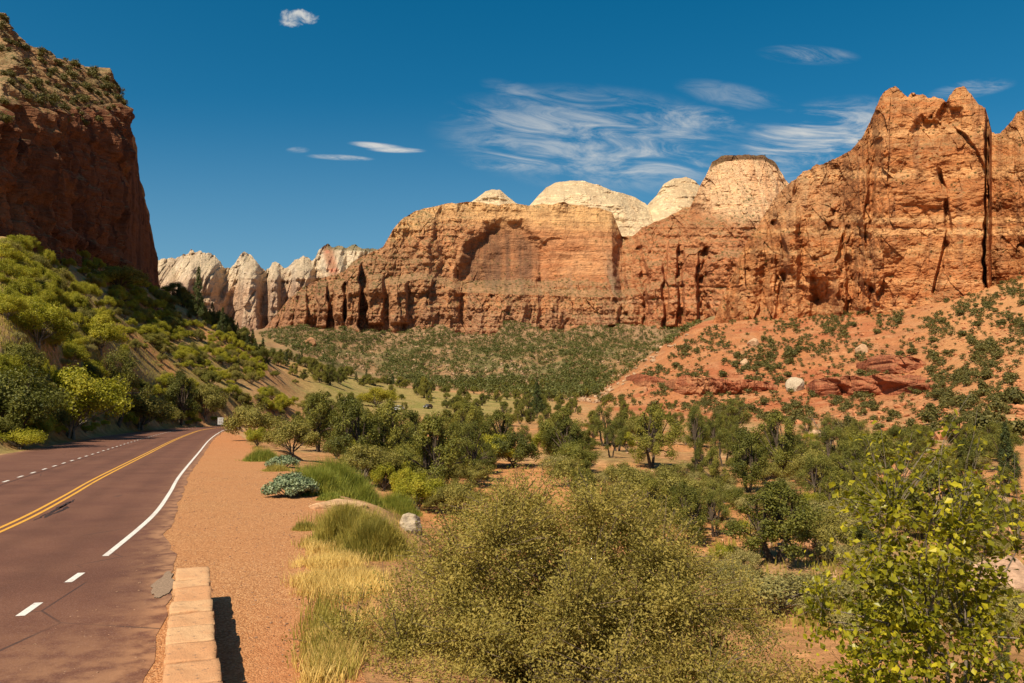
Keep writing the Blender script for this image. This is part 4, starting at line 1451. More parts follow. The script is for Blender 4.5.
fill([(690, 430), (1024, 446), (1024, 470), (860, 480), (700, 470)], 36, ['juniper', 'juniper', 'open_tree', 'dark_shrub', 'sage'], (2.4, 4.6), .85, LAB_V, GRP_V, 2091)
fill([(640, 470), (860, 475), (1000, 500), (1000, 560), (760, 580), (690, 540)], 26, ['juniper', 'open_tree', 'dark_shrub', 'sage', 'sage'], (2.2, 3.9), .85, LAB_V, GRP_V, 2092)
fill([(640, 470), (860, 470), (1024, 480), (1024, 640), (820, 640), (700, 590)], 42, ['sage', 'sage', 'green_bush', 'sage'], (1.4, 3.2), 1.0, LAB_V, GRP_V, 208)
fill([(620, 440), (1024, 470), (1024, 640), (900, 640), (740, 600), (680, 520)], 34, ['sage', 'sage', 'olive_shrub', 'juniper'], (1.6, 3.2), 1.1, LAB_V, GRP_V, 204)
fill([(290, 440), (400, 470), (470, 520), (430, 520), (380, 492), (330, 466)], 16, ['olive_shrub', 'sage', 'oak_shrub'], (1.6, 2.4), .8, LAB_V, GRP_V, 205)
fill([(560, 470), (680, 490), (700, 560), (640, 520), (540, 500)], 14, ['olive_shrub', 'juniper', 'sage'], (2, 3.6), .9, LAB_V, GRP_V, 206)
fill([(0, 422), (100, 415), (190, 408), (215, 418), (190, 431), (60, 449), (0, 462)], 34, ['green_bush', 'sage', 'oak_shrub', 'dark_shrub', 'green_bush'], (1.8, 3.4), .7, {'green_bush': 'low bright green bush along the left pavement edge', 'sage': 'low grey-green bush along the left pavement edge', 'oak_shrub': 'bright green shrub along the left pavement edge', 'dark_shrub': 'dark green shrub along the left pavement edge'}, {k: k.replace('_', ' ') + ' plants along the left pavement' for k in ('green_bush', 'sage', 'oak_shrub', 'dark_shrub')}, 210)
# left hillside
LAB_H = {'oak_shrub': 'bright green shrub in the thicket on the left hillside', 'olive_shrub': 'olive shrub on the left hillside', 'dark_shrub': 'dark green shrub on the left hillside', 'sage': 'low grey-green bush on the sandy left hillside',
         'green_bush': 'low bright green bush on the sandy left hillside', 'juniper': 'dark juniper on the left hillside', 'pine': 'dark conifer on the left ridge'}
GRP_H = {'oak_shrub': 'bright shrubs of the left hillside', 'olive_shrub': 'olive shrubs of the left hillside', 'dark_shrub': 'dark shrubs of the left hillside', 'sage': 'grey-green bushes of the left hillside',
         'green_bush': 'green bushes of the left hillside', 'juniper': 'junipers of the left hillside', 'pine': 'conifers of the left ridge'}
fill([(0, 375), (110, 375), (200, 385), (300, 395), (420, 398), (300, 412), (235, 420), (190, 428), (100, 440), (0, 460)], 80, ['oak_shrub', 'olive_shrub', 'dark_shrub', 'green_bush', 'oak_shrub'], (1.8, 3.4), .75, LAB_H, GRP_H, 211)
fill([(0, 235), (60, 250), (165, 290), (230, 330), (260, 360), (180, 345), (90, 330), (0, 320)], 185, ['oak_shrub', 'oak_shrub', 'oak_shrub', 'olive_shrub', 'green_bush', 'oak_shrub'], (1.6, 3.3), .62, LAB_H, GRP_H, 212)
fill([(0, 310), (90, 325), (200, 350), (240, 375), (150, 390), (0, 380)], 62, ['green_bush', 'sage', 'oak_shrub', 'sage', 'olive_shrub'], (1.6, 3.0), .9, LAB_H, GRP_H, 213)
fill([(100, 280), (180, 292), (240, 340), (300, 385), (210, 385), (150, 350)], 120, ['oak_shrub', 'olive_shrub', 'dark_shrub', 'oak_shrub', 'green_bush'], (1.8, 3.4), .72, LAB_H, GRP_H, 216)
gr = np.random.default_rng(214)
for px in np.arange(172, 436, 2.6):
    Ys = np.linspace(170, 520, 200)
    aa = float(ab(px, 340)[0])
    el = (H(aa * Ys, Ys) - CZ) / Ys
    k = int(np.argmax(el))
    Yk = Ys[k] + gr.uniform(-38, 6)
    kd = ['juniper', 'juniper', 'dark_shrub', 'juniper', 'pine'][gr.integers(5)]
    if gr.random() < .25:
        continue
    plant(kd, (aa * Yk, Yk, float(H(aa * Yk, Yk)) - .1), gr.uniform(3.6, 6.8) * (1.25 if kd == 'pine' else 1), {'pine': 'dark conifer on the skyline of the left ridge', 'dark_shrub': 'dark shrub on the skyline of the left ridge'}.get(kd, 'dark juniper on the skyline of the left ridge'),
          {'pine': 'conifers on the left ridge', 'dark_shrub': 'shrubs on the left ridge'}.get(kd, 'junipers on the left ridge'), gr.uniform(.9, 1.3))

fill([(300, 372), (420, 384), (600, 384), (600, 400), (430, 396), (330, 392)], 55, ['juniper', 'dark_shrub', 'juniper'], (5, 8), .9, {k: 'dark tree along the far edge of the meadow' for k in KINDS}, 'dark trees along the far edge of the meadow', 215,
     lambda x, y: np.where((y > 386) & (x < 440) & (x > 320), .12, 1.0))

# ------------------------------------------------------------------ dots of scrub on the slopes


def dot_mesh(seed, n=620, h0=1.0):
    g = np.random.default_rng(seed)
    cl = [(0, 0, .42, .42)] + [(g.normal(0, .2), g.normal(0, .2), g.uniform(.25, .72), g.uniform(.2, .32)) for _ in range(6)]
    P, N, k = clump_points(cl, n, g, .45)
    V, Fq = leaves(P, N, .2 if n < 150 else .13, g, .8)
    return V, Fq, g.random(len(P))


M_scrub = leaf_material('slope_scrub', [(0, (.024, .028, .010)), (.5, (.062, .062, .022)), (1, (.12, .11, .045))], .15)
dots = []
for i in range(4):
    V, Fq, vv = dot_mesh(300 + i)
    me = mesh_from('slope_shrub', V, Fq, vals=vv)
    me.materials.append(M_scrub)
    dots.append(me)


def scatter_stuff(name, Q, hs_, variants, mat, g, label=None):
    """one mesh holding many plants of a mass nobody could count"""
    Vs, Fs, Ts, o = [], [], [], 0
    idx = g.integers(0, len(variants), len(Q))
    for vi, (V, Fq, vv) in enumerate(variants):
        q = Q[idx == vi]
        hh = hs_[idx == vi]
        if not len(q):
            continue
        a = g.uniform(0, 6.28, len(q))
        ca, sa = np.cos(a)[:, None], np.sin(a)[:, None]
        X = (V[None, :, 0] * ca - V[None, :, 1] * sa) * hh[:, None] + q[:, None, 0]
        Yv = (V[None, :, 0] * sa + V[None, :, 1] * ca) * hh[:, None] + q[:, None, 1]
        Z = V[None, :, 2] * hh[:, None] + q[:, None, 2]
        Vs.append(np.stack([X, Yv, Z], -1).reshape(-1, 3))
        Fs.append((Fq[None] + (np.arange(len(q)) * len(V))[:, None, None]).reshape(-1, 4) + o)
        o += len(q) * len(V)
        Ts.append(np.clip(np.tile(vv, len(q)) * .6 + np.repeat(g.random(len(q)), len(vv)) * .5, 0, 1))
    ob = link(name, mesh_from(name, np.vstack(Vs), np.vstack(Fs), vals=np.concatenate(Ts)), mat, kind='stuff')
    if label:
        ob['label'] = label
    return ob


g = np.random.default_rng(77)
q, x, y = sample_land([(598, 402), (660, 362), (722, 320), (800, 316), (860, 300), (930, 288), (1024, 276), (1024, 446), (930, 440), (850, 432), (700, 416)], 3200, g,
                      lambda x, y: np.clip(.12 + .88 * sstep(-.12, .22, fbm(x / 24, y / 14, 0, 3, 51)) - .6 * sstep(385, 425, y) * sstep(800, 880, x) - .45 * sstep(930, 1000, x) * sstep(-.1, .3, fbm(x / 40, y / 30, 0, 2, 52)), .1, 1))
order = np.argsort(q[:, 1])
q = q[order]
hts = np.clip(g.lognormal(.68, .36, len(q)), .8, 4.4) * (1 + .3 * sstep(350, 600, q[:, 1]))
size = hts / q[:, 1]
big = np.argsort(-size)[:270]
isbig = np.zeros(len(q), bool)
isbig[big] = True
for i in np.where(isbig)[0]:
    ob = link('slope_shrub', dots[i % 4])
    ob.location = (q[i, 0], q[i, 1], q[i, 2] - .1)
    ob.scale = (hts[i] * g.uniform(1.0, 1.35),) * 2 + (hts[i],)
    ob.rotation_euler = (0, 0, g.uniform(0, 6.28))
    tag(ob, 'dark green shrub dotting the red right-hand slope', 'shrub', 'shrubs dotting the red slope')
small = [dot_mesh(320 + i, 70) for i in range(3)]
small = [(V * np.array([1.15, 1.15, 1]), Fq, vv) for V, Fq, vv in small]
scatter_stuff('slope_scrub', q[~isbig], hts[~isbig] * 1.05, small, M_scrub, g)

# the far slope: a wood that reads as one mass
M_far = leaf_material('far_scrub_leaf', [(0, (.022, .030, .010)), (.5, (.052, .062, .019)), (1, (.10, .10, .036))], .15)
q, x, y = sample_land([(258, 335), (290, 322), (400, 320), (704, 320), (655, 356), (596, 396), (560, 402), (420, 386), (330, 366)], 7600, g,
                      lambda x, y: np.clip(.35 + .65 * sstep(-.2, .25, fbm(x / 45, y / 12, 0, 3, 53)) + .3 * sstep(352, 340, y), 0, 1))
tiny = []
for i in range(3):
    V, Fq, vv = dot_mesh(330 + i, 34)
    g2 = np.random.default_rng(i)
    tiny.append((V * np.array([1.3, 1.3, 1.0]), Fq, vv))
scatter_stuff('far_slope_scrub', q, g.uniform(3.2, 7.0, len(q)), tiny, M_far, g)

# scrub on the ledges of the rock walls, found where the rock is flat enough to hold soil


def ledges(obname, n, zmin=.55, pymax=335, region=None):
    me = bpy.data.objects[obname].data
    nf = len(me.polygons)
    no = np.empty(nf * 3, np.float32)
    ce = np.empty(nf * 3, np.float32)
    me.polygons.foreach_get('normal', no)
    me.polygons.foreach_get('center', ce)
    no, ce = no.reshape(-1, 3), ce.reshape(-1, 3)
    a, e = ce[:, 0] / ce[:, 1], (ce[:, 2] - CZ) / ce[:, 1]
    v = (e * cs - sn) / (cs + e * sn)
    u = a * (cs - v * sn)
    px, py = 512 + F * u, 341.5 - F * v
    k = (np.abs(no[:, 2]) > zmin) & (py < pymax) & (px > -60) & (px < 1084) & ((no * ce).sum(1) * np.sign(no[:, 2]) < 0)
    if region is not None:
        k &= region(px, py)
    ii = np.where(k)[0]
    if len(ii) > n:
        ii = g.choice(ii, n, replace=False)
    return ce[ii]


qm = ledges('sandstone_massif', 1500, .5)
scatter_stuff('ledge_scrub', qm, g.uniform(2.0, 5.0, len(qm)), tiny, M_far, g)
qr = ledges('sandstone_cliff', 330, .62)
scatter_stuff('cliff_ledge_scrub', qr, g.uniform(.8, 2.2, len(qr)), small, M_scrub, g)
ql = ledges('shaded_cliff', 190, .35, 125, lambda px, py: (px < 135) & (px > 0) & (py > 10))
for i, c in enumerate(ql):
    ob = link('cliff_top_shrub', dots[i % 4])
    ob.location = (c[0], c[1], c[2] - .15)
    h = g.uniform(.7, 2.3)
    ob.scale = (h * 1.1, h * 1.1, h)
    ob.rotation_euler = (0, 0, g.uniform(0, 6.28))
    tag(ob, 'small dark shrub on the sunlit rim of the shaded left cliff', 'shrub', 'shrubs on the rim of the left cliff')

# ------------------------------------------------------------------ rocks


def rock_mesh(name, seed, dims, sub=4, rough=.3, cut=.8):
    import bmesh
    bm = bmesh.new()
    bmesh.ops.create_icosphere(bm, subdivisions=sub, radius=1)
    V = np.array([v.co[:] for v in bm.verts])
    Fq = np.array([[v.index for v in f.verts] for f in bm.faces])
    bm.free()
    g = np.random.default_rng(seed)
    for _ in range(9):      # flat broken faces
        d = g.normal(0, 1, 3)
        d /= np.linalg.norm(d)
        s = V @ d
        lim = g.uniform(.5, .85) * cut / .8
        V = V - np.maximum(s - lim, 0)[:, None] * d * .92
    V = V * (1 + rough * .5 * fbm(V[:, 0] * 1.5 + seed, V[:, 1] * 1.5, V[:, 2] * 1.5, 4, seed) + rough * .12 * fbm(V[:, 0] * 7, V[:, 1] * 7, V[:, 2] * 7, 3, seed))[:, None]
    return mesh_from(name, V * np.array(dims), Fq, smooth=False)


def stone_mat(name, col, sc=3.0):
    m, nt, out = new_mat(name)
    b = NB(nt)
    p = b.n('ShaderNodeTexCoord').outputs['Object']
    n1 = b.noise(p, sc, 6, .65)
    n2 = b.noise(b.scalevec(p, (.3, .3, 2.5)), sc * 1.5, 4, .6)
    c = b.mix(b.maprange(n1, .35, .68), tuple(k * .7 for k in col), tuple(min(1, k * 1.2) for k in col))
    c = b.mix(b.maprange(n2, .5, .7, 0, .5), c, b.mix(1.0, c, (.68, .58, .55), 'MULTIPLY'))
    b.bsdf(out, c, .92, b.bump(b.math('ADD', n1, b.math('MULTIPLY', n2, .6)), .12, .8), .1)
    return m


M_pink = stone_mat('pale_pink_rock', (.42, .26, .17))
M_white = stone_mat('pale_rock', (.45, .35, .24))
M_orange = stone_mat('orange_rock', (.44, .22, .11))
M_tan = stone_mat('tan_rock', (.50, .31, .18))
ROCKS = [  # foot px, foot py, width px, height px, depth factor, material, label
    (797, 391, 19, 14, 1.0, M_white, 'big pale boulder on the red slope between the two ledge bands'),
    (863, 353, 13, 10, 1.0, M_tan, 'tan boulder on the slope above the upper red ledge'),
    (310, 345, 15, 9, 1.0, M_orange, 'rounded orange boulder alone on the far slope under the massif'),
    (410, 530, 22, 18, .9, M_white, 'grey-white jagged rock on the bank beside the foreground bush'),
    (803, 478, 46, 12, .9, M_pink, 'long flat rock slab on the sand right of the two-stemmed tree'),
    (893, 464, 22, 18, 1.0, M_tan, 'round tan boulder at the foot of the slope behind the sapling top'),
    (905, 476, 24, 10, 1.0, M_orange, 'low orange rock in front of the round tan boulder'),
    (1014, 606, 66, 46, .8, M_pink, 'big pale pink rock outcrop at the right edge of the photo'),
    (1000, 546, 34, 26, .9, M_orange, 'cracked brown boulder above the pale outcrop'),
    (838, 474, 34, 6, 1.2, M_tan, 'low tan rock shelf behind the flat slab'),
    (820, 436, 22, 6, 1.0, M_tan, 'small rock shelf beside the half-bare tree'),
    (975, 474, 22, 9, 1.0, M_orange, 'flat orange stone below the slope left of the upright conifer'),
    (1000, 508, 30, 12, 1.0, M_tan, 'tan ledge rock right of the sapling top'),
    (935, 538, 26, 13, 1.0, M_orange, 'orange rock seen through the sapling branches'),
    (812, 548, 16, 10, 1.0, M_orange, 'small orange rock right under the olive shrub'),
    (735, 560, 20, 12, 1.0, M_orange, 'dark orange rock in the gully at the broad dark juniper'),
    (690, 585, 18, 10, 1.0, M_tan, 'tan rock at the top of the red gully'),
    (880, 520, 22, 10, 1.0, M_pink, 'pinkish rock behind the left branches of the sapling'),
    (645, 392, 9, 6, 1.0, M_orange, 'small dark red boulder at the bottom of the red slope'),
    (745, 365, 12, 7, 1.0, M_tan, 'tan rock on the red slope left of the pale boulder'),
    (755, 346, 14, 8, 1.0, M_tan, 'tan overhanging rock just below the right cliff'),
]
for i, (px, py, wp, hp, df, mt, lab) in enumerate(ROCKS):
    q = at_px(px, py)
    if q is None:
        continue
    w, h = wp / F * q[1], hp / F * q[1]
    me = rock_mesh('boulder', 500 + i, (w * .55, w * .5 * df, h * .8), 4, .35)
    ob = link('boulder', me, mt)
    ob.location = (q[0], q[1] + w * .2, q[2] + h * .22)
    ob.rotation_euler = (0, 0, i * 1.3)
    tag(ob, lab, 'rock')

# loose stones, too many to count
import bmesh as _bm


def stone_variants(k, sub=1):
    r = []
    for i in range(k):
        me = rock_mesh('stone', 700 + i, (1, .85, .6), sub, .35, .7)
        V = np.array([v.co[:] for v in me.vertices])
        Fq = np.array([list(p.vertices) for p in me.polygons])
        bpy.data.meshes.remove(me)
        r.append((V, Fq))
    return r


def stones(name, Q, rad, mat, g):
    sv = stone_variants(5)
    Vs, Fs, o = [], [], 0
    idx = g.integers(0, 5, len(Q))
    for vi, (V, Fq) in enumerate(sv):
        q, r = Q[idx == vi], rad[idx == vi]
        a = g.uniform(0, 6.28, len(q))
        ca, sa = np.cos(a)[:, None], np.sin(a)[:, None]
        X = (V[None, :, 0] * ca - V[None, :, 1] * sa) * r[:, None] + q[:, None, 0]
        Yv = (V[None, :, 0] * sa + V[None, :, 1] * ca) * r[:, None] + q[:, None, 1]
        Z = V[None, :, 2] * r[:, None] + q[:, None, 2] + r[:, None] * .2
        Vs.append(np.stack([X, Yv, Z], -1).reshape(-1, 3))
        Fs.append((Fq[None] + (np.arange(len(q)) * len(V))[:, None, None]).reshape(-1, 3) + o)
        o += len(q) * len(V)
    return link(name, mesh_from(name, np.vstack(Vs), np.vstack(Fs)), mat, kind='stuff')


q, x, y = sample_land([(600, 400), (722, 318), (930, 290), (1024, 275), (1024, 446), (850, 432), (700, 416)], 2800, g)
stones('talus_rubble', q, np.clip(g.lognormal(-.6, .65, len(q)), .2, 2.6), stone_mat('red_rubble', (.45, .19, .085), .8), g)
q, x, y = sample_land([(258, 335), (690, 334), (600, 404), (420, 386), (330, 366)], 1500, g)
stones('far_rubble', q, g.uniform(.9, 3.2, len(q)), stone_mat('tan_rubble', (.42, .27, .16), .5), g)
q, x, y = sample_land([(600, 430), (1024, 446), (1024, 640), (860, 640), (680, 520)], 900, g)
stones('valley_rubble', q, np.clip(g.lognormal(-2.2, .6, len(q)), .04, .5), stone_mat('sand_rubble', (.46, .27, .15), 2), g)
# pebbles on the shoulder
n = 5200
s_ = g.uniform(s_at_y(6), s_at_y(40), n)
off = g.uniform(.6, 5.4, n)
P = road_point(s_, off)
z = np.maximum(H(P[:, 0], P[:, 1]), -.6) + .008
stones('shoulder_gravel', np.column_stack([P, z]), np.clip(g.lognormal(-4.35, .4, n), .006, .045), stone_mat('gravel_stone', (.42, .24, .15), 20), g)
# ------------------------------------------------------------------ foreground: wall, sign, vehicles


def rounded_block(bx, by, bz, g, n=5, rough=.02, rnd=.16):
    """a quarry stone: a subdivided box with worn corners, roughly dressed faces"""
    import bmesh
    bm = bmesh.new()
    bmesh.ops.create_cube(bm, size=2)
    bmesh.ops.subdivide_edges(bm, edges=bm.edges[:], cuts=n, use_grid_fill=True)
    V = np.array([v.co[:] for v in bm.verts])
    Fq = [[v.index for v in f.verts] for f in bm.faces]
    bm.free()
    h = np.array([bx, by, bz]) / 2
    P = V * h
    r = rnd * h.min() * 2
    core = np.clip(P, -(h - r), h - r)
    d = P - core
    L = np.linalg.norm(d, axis=1, keepdims=True)
    P = np.where(L > 1e-6, core + d / np.maximum(L, 1e-6) * np.minimum(L, r), P)
    o = g.uniform(0, 50, 3)
    k = 3.2
    N = V / np.linalg.norm(V, axis=1, keepdims=True)
    P = P + N * (rough * fbm(P[:, 0] * k + o[0], P[:, 1] * k + o[1], P[:, 2] * k + o[2], 4, 5))[:, None] * 1.4
    return P, np.array(Fq)


m_stone, nt, out = new_mat('dressed_sandstone')
b = NB(nt)
p = b.n('ShaderNodeTexCoord').outputs['Object']
oi = b.n('ShaderNodeObjectInfo')
n1 = b.noise(p, 5, 6, .65)
n2 = b.noise(p, 60, 4, .6)
c = b.mix(oi.outputs['Random'], (.50, .245, .115), (.55, .32, .165))
c = b.mix(b.maprange(n1, .5, .72, 0, .55), c, (.50, .235, .11))
c = b.mix(b.maprange(n1, .45, .3, 0, .4), c, (.60, .39, .22))
c = b.mix(b.maprange(n2, .52, .7, 0, .6), c, (.27, .14, .075))
c = b.mix(b.maprange(b.noise(p, 13, 5, .7), .58, .68, 0, .75), c, (.20, .125, .085))
b.bsdf(out, c, .9, b.bump(b.math('ADD', b.math('MULTIPLY', n1, 1.0), b.math('MULTIPLY', n2, .25)), .035, .8), .12)
m_mortar = simple_mat('dark_mortar', (.16, .11, .085), .95, .1, .3, 12)

g = np.random.default_rng(91)
W0, W1 = np.array([-5.17, 13.12]), np.array([-1.36, 3.6])
wd = (W1 - W0) / np.linalg.norm(W1 - W0)
wn = np.array([-wd[1], wd[0]])
wang = math.atan2(wd[1], wd[0])
WLEN = np.linalg.norm(W1 - W0)
WH = .56
wall = thing('stone_wall', 'low sandstone parapet wall of dressed blocks between the road and the gravel shoulder', 'wall', (W0[0], W0[1], 0), wang)
blocks = []
for row in range(3):
    x_ = -.0 + (.1 if row % 2 else 0)
    while x_ < WLEN - .05:
        L = min(g.uniform(.38, .75), WLEN - x_)
        hgt = .15
        for side in (-1, 1):
            P, Fq = rounded_block(max(L - .018, .05), .19, hgt - .014, g, 4, .022, .14)
            P = P + np.array([x_ + L / 2, side * .105 + g.normal(0, .008), .005 + row * .15 + hgt / 2])
            blocks.append((P, Fq))
        x_ += L
bv, bf = join(blocks)
link('wall_body', mesh_from('wall_body', bv, bf, smooth=True), m_stone, wall)
P, Fq = rounded_block(WLEN - .12, .33, .42, g, 2, .0, .05)
link('mortar', mesh_from('mortar', P + np.array([WLEN / 2, 0, .215]), Fq), m_mortar, wall)
x_ = 0.0
while x_ < WLEN - .1:
    L = min(g.uniform(.48, 1.02), WLEN - x_)
    P, Fq = rounded_block(L - .016, .50 + g.normal(0, .022), .12, g, 9, .022, .12)
    ob = link('capstone', mesh_from('capstone', P, Fq, smooth=True), m_stone, wall)
    ob.location = (x_ + L / 2, g.normal(0, .008), .455 + .062 + g.normal(0, .005))
    ob.rotation_euler = (g.normal(0, .008), g.normal(0, .006), g.normal(0, .012))
    x_ += L
# pale concrete apron at the wall's foot
n = 120
a = np.linspace(0, 2 * math.pi, n, endpoint=False)
rr = 1 + .45 * fbm(np.cos(a) * 2.2, np.sin(a) * 2.2, 0, 5, 6)
cx, cy = -6.22, 14.5
ca, sa = math.cos(1.87), math.sin(1.87)
ex, ey = np.cos(a) * 1.15 * rr, np.sin(a) * .15 * rr * (1 + .3 * np.cos(a * 3))
V = np.column_stack([cx + ex * ca - ey * sa, cy + ex * sa + ey * ca, np.full(n, .031)])
V = np.vstack([V, [[cx, cy, .033]]])
link('concrete_patch', mesh_from('concrete_patch', V, np.array([[i, (i + 1) % n, n] for i in range(n)])), simple_mat('pale_concrete', (.25, .165, .11), .95, .1, .3, 40), kind='structure')


def box(bx, by, bz, c=(0, 0, 0)):
    h = np.array([bx, by, bz]) / 2
    V = np.array([(x, y, z) for x in (-1, 1) for y in (-1, 1) for z in (-1, 1)]) * h + np.array(c)
    Fq = np.array([(0, 1, 3, 2), (4, 6, 7, 5), (0, 4, 5, 1), (2, 3, 7, 6), (0, 2, 6, 4), (1, 5, 7, 3)])
    return V, Fq


# road sign
sq = np.array([-35.9, 98.5])
sz = float(H(sq[0], sq[1]))
sign = thing('road_sign', 'white rectangular road sign on a thin post at the far end of the gravel shoulder', 'sign', (sq[0], sq[1], sz), math.atan2(sq[1], sq[0]) - math.pi / 2)
link('post', mesh_from('post', *join([box(.07, .05, 2.2, (0, .04, 1.0))])), simple_mat('brown_post', (.12, .075, .05), .8, .2, .2, 4), sign)
panel = link('panel', mesh_from('panel', *join([box(.66, .02, .86, (0, 0, 1.75))])), simple_mat('sign_white', (.50, .47, .44), .5, .3, .05, 4), sign)
# the faint grey marks on its face
marks = [box(.36, .004, .06, (0, -.013, 2.02)), box(.30, .004, .06, (0, -.013, 1.90)), box(.16, .004, .28, (-.11, -.013, 1.60)), box(.16, .004, .28, (.11, -.013, 1.60))]
link('marking', mesh_from('marking', *join(marks)), simple_mat('sign_grey', (.30, .27, .25), .6, .3, .05, 4), panel)


# vehicles parked beyond the trees
def car(loc, rz, paint, label, tall=1.0, name='parked_car', cat='car'):
    t = thing(name, label, cat, loc, rz)
    prof = [(-2.2, .35), (-2.25, .75), (-2.1, .95), (-1.2, 1.02), (-.9, 1.06), (1.75, 1.06), (2.15, 1.0), (2.25, .7), (2.2, .35)]
    cabp = [(-1.25, 1.03), (-.55, 1.5 * tall), (1.45, 1.52 * tall), (2.05, 1.03)]

    def ext(pf, w0, w1):
        n = len(pf)
        V = np.array([(x, -w0 if i == 0 or i == n - 1 or z < 1.1 else -w1, z) for i, (x, z) in enumerate(pf)] + [(x, w0 if i == 0 or i == n - 1 or z < 1.1 else w1, z) for i, (x, z) in enumerate(pf)])
        q = [[i, (i + 1) % n, n + (i + 1) % n, n + i] for i in range(n)]
        c0 = len(V)
        V = np.vstack([V, V[:n].mean(0), V[n:].mean(0)])
        tr = [[(i + 1) % n, i, c0] for i in range(n)] + [[n + i, n + (i + 1) % n, c0 + 1] for i in range(n)]
        return V, [np.array(q), np.array(tr)]
    V, fs = ext(prof, .9, .88)
    link('body', mesh_from('body', V, fs), paint, t)
    V, fs = ext(cabp, .86, .70)
    link('window', mesh_from('window', V, fs), m_glass, t)
    rt = np.array([(-.6, .72, 1.5 * tall), (1.5, .72, 1.52 * tall), (1.5, -.72, 1.52 * tall), (-.6, -.72, 1.5 * tall)])
    rt2 = np.vstack([rt + np.array([0, 0, .0]), rt * np.array([.96, .96, 1]) + np.array([0, 0, .05])])
    link('roof', mesh_from('roof', rt2, np.array([(0, 1, 5, 4), (1, 2, 6, 5), (2, 3, 7, 6), (3, 0, 4, 7), (4, 5, 6, 7), (3, 2, 1, 0)])), paint, t)
    for sx in (-1.4, 1.35):
        for sy in (-.82, .82):
            P, Fq = tube([(sx, sy - .11, .34), (sx, sy - .1, .34), (sx, sy + .1, .34), (sx, sy + .11, .34)], [.02, .34, .34, .02], 14)
            link('wheel', mesh_from('wheel', P, Fq), m_tyre, t)
    for sy in (-.62, .62):
        link('headlight', mesh_from('headlight', *box(.06, .3, .14, (-2.235, sy, .78))), m_lamp, t)
    return t


def car_paint(name, col):
    m, nt, out = new_mat(name)
    b = NB(nt)
    n = b.noise(b.n('ShaderNodeTexCoord').outputs['Object'], 3, 3, .5)
    nd = b.bsdf(out, b.mix(b.maprange(n, .3, .7, 0, .25), col, (.3, .2, .13)), .3, None, .5)
    return m


m_glass = car_paint('dark_glass', (.02, .025, .03))
m_tyre = simple_mat('tyre', (.02, .02, .02), .8, .2, .2, 4)
m_lamp = simple_mat('lamp_glass', (.7, .7, .68), .2, .5, .05, 4)
for px, py, rz, col, lab, tl in ((397, 411, .15, (.78, .77, .74), 'white vehicle parked behind the junipers at the edge of the meadow', 1.1), (428, 408.5, 1.2, (.035, .04, .05), 'dark grey vehicle parked alone between the trees right of the white one', 1.05),
                                (466, 408, 1.25, (.02, .02, .025), 'black vehicle parked on the left of a pair among the valley trees', 1.15), (475, 408, 1.25, (.30, .31, .32), 'silver-grey vehicle parked beside the black one among the valley trees', 1.0)):
    q = at_px(px, py)
    if q is None:
        continue
    car((q[0], q[1], q[2]), rz, car_paint(lab.split()[0] + '_paint', col), lab, tl)

# ------------------------------------------------------------------ foreground plants


def bush(name, label, base, env, n1, n2, n3, per, lsize, leafm, woodm, seed, r0=.045, spread=.16, aspect=.5, cat='shrub', tipbias=.5, inner=.35, along_=True):
    """stems that fork twice into twigs, leaves set round the twigs. env: ellipsoids (x, y, z, rx, ry, rz) relative to the base"""
    g = np.random.default_rng(seed)
    env = np.asarray(env, float)
    vol = env[:, 3] * env[:, 4] * env[:, 5]

    def samp(n, lo):
        k = g.choice(len(env), n, p=vol / vol.sum())
        d = g.normal(0, 1, (n, 3))
        d /= np.linalg.norm(d, axis=1, keepdims=True)
        r = (lo ** 3 + (1 - lo ** 3) * g.random(n)) ** (1 / 3.)
        r = r * (1 + .13 * vnoise(d[:, 0] * 2 + 9 * k, d[:, 1] * 2, d[:, 2] * 2, seed))
        q = env[k, :3] + d * r[:, None] * env[k, 3:]
        return q[q[:, 2] > .12]
    S1 = samp(n1, .1) * np.array([.55, .55, .62])
    S2 = samp(n2, .25) * np.array([.86, .86, .86])
    S3 = samp(n3, inner)
    wood = []
    paths = []
    for q in S1:
        w, p = limb(g.normal(0, .16, 3) * np.array([1, 1, 0]) + np.array([0, 0, -.25]), q, r0, r0 * .5, g, .2, 7, 6)
        wood.append(w)
        paths.append(p)
    nodes = np.vstack([p[2:] for p in paths])
    p2 = []
    for q in S2:
        o = nodes[np.argmin(np.linalg.norm(nodes - q, axis=1) + .6 * np.maximum(nodes[:, 2] - q[2], 0))]
        w, p = limb(o, q, r0 * .42, r0 * .16, g, .2, 6, 5)
        wood.append(w)
        p2.append(p)
    nodes2 = np.vstack([p[1:] for p in p2])
    LP, LN, LT = [], [], []
    cen = env[:, :3].mean(0)
    for q in S3:
        o = nodes2[np.argmin(np.linalg.norm(nodes2 - q, axis=1))]
        w, p = limb(o, q, r0 * .13, r0 * .06, g, .22, 5, 3)
        wood.append(w)
        t = g.random(per) ** tipbias
        k = np.minimum((t * 4).astype(int), 3)
        f = (t * 4 - k)[:, None]
        pos = p[k] * (1 - f) + p[k + 1] * f + g.normal(0, spread, (per, 3)) * np.array([1, 1, .8])
        out_ = pos - cen
        out_ /= np.maximum(np.linalg.norm(out_, axis=1, keepdims=True), 1e-6)
        LP.append(pos)
        LN.append(out_ * .5 + np.array([0, 0, .5]))
        LT.append(np.clip(g.random(per) * .7 + g.random() * .35, 0, 1))
    LP, LN, LT = np.vstack(LP), np.vstack(LN), np.concatenate(LT)
    V, Fq = leaves(LP, LN, lsize, g, aspect, .8)
    wv, wf = join_any(wood)
    t = thing(name, label, cat, tuple(base))
    link('stem' if cat == 'shrub' else 'trunk', mesh_from(name + '_wood', wv, wf, smooth=True), woodm, t)
    link('foliage' if cat == 'shrub' else 'crown', mesh_from(name + '_leaves', V, Fq, vals=LT), leafm, t)
    return t


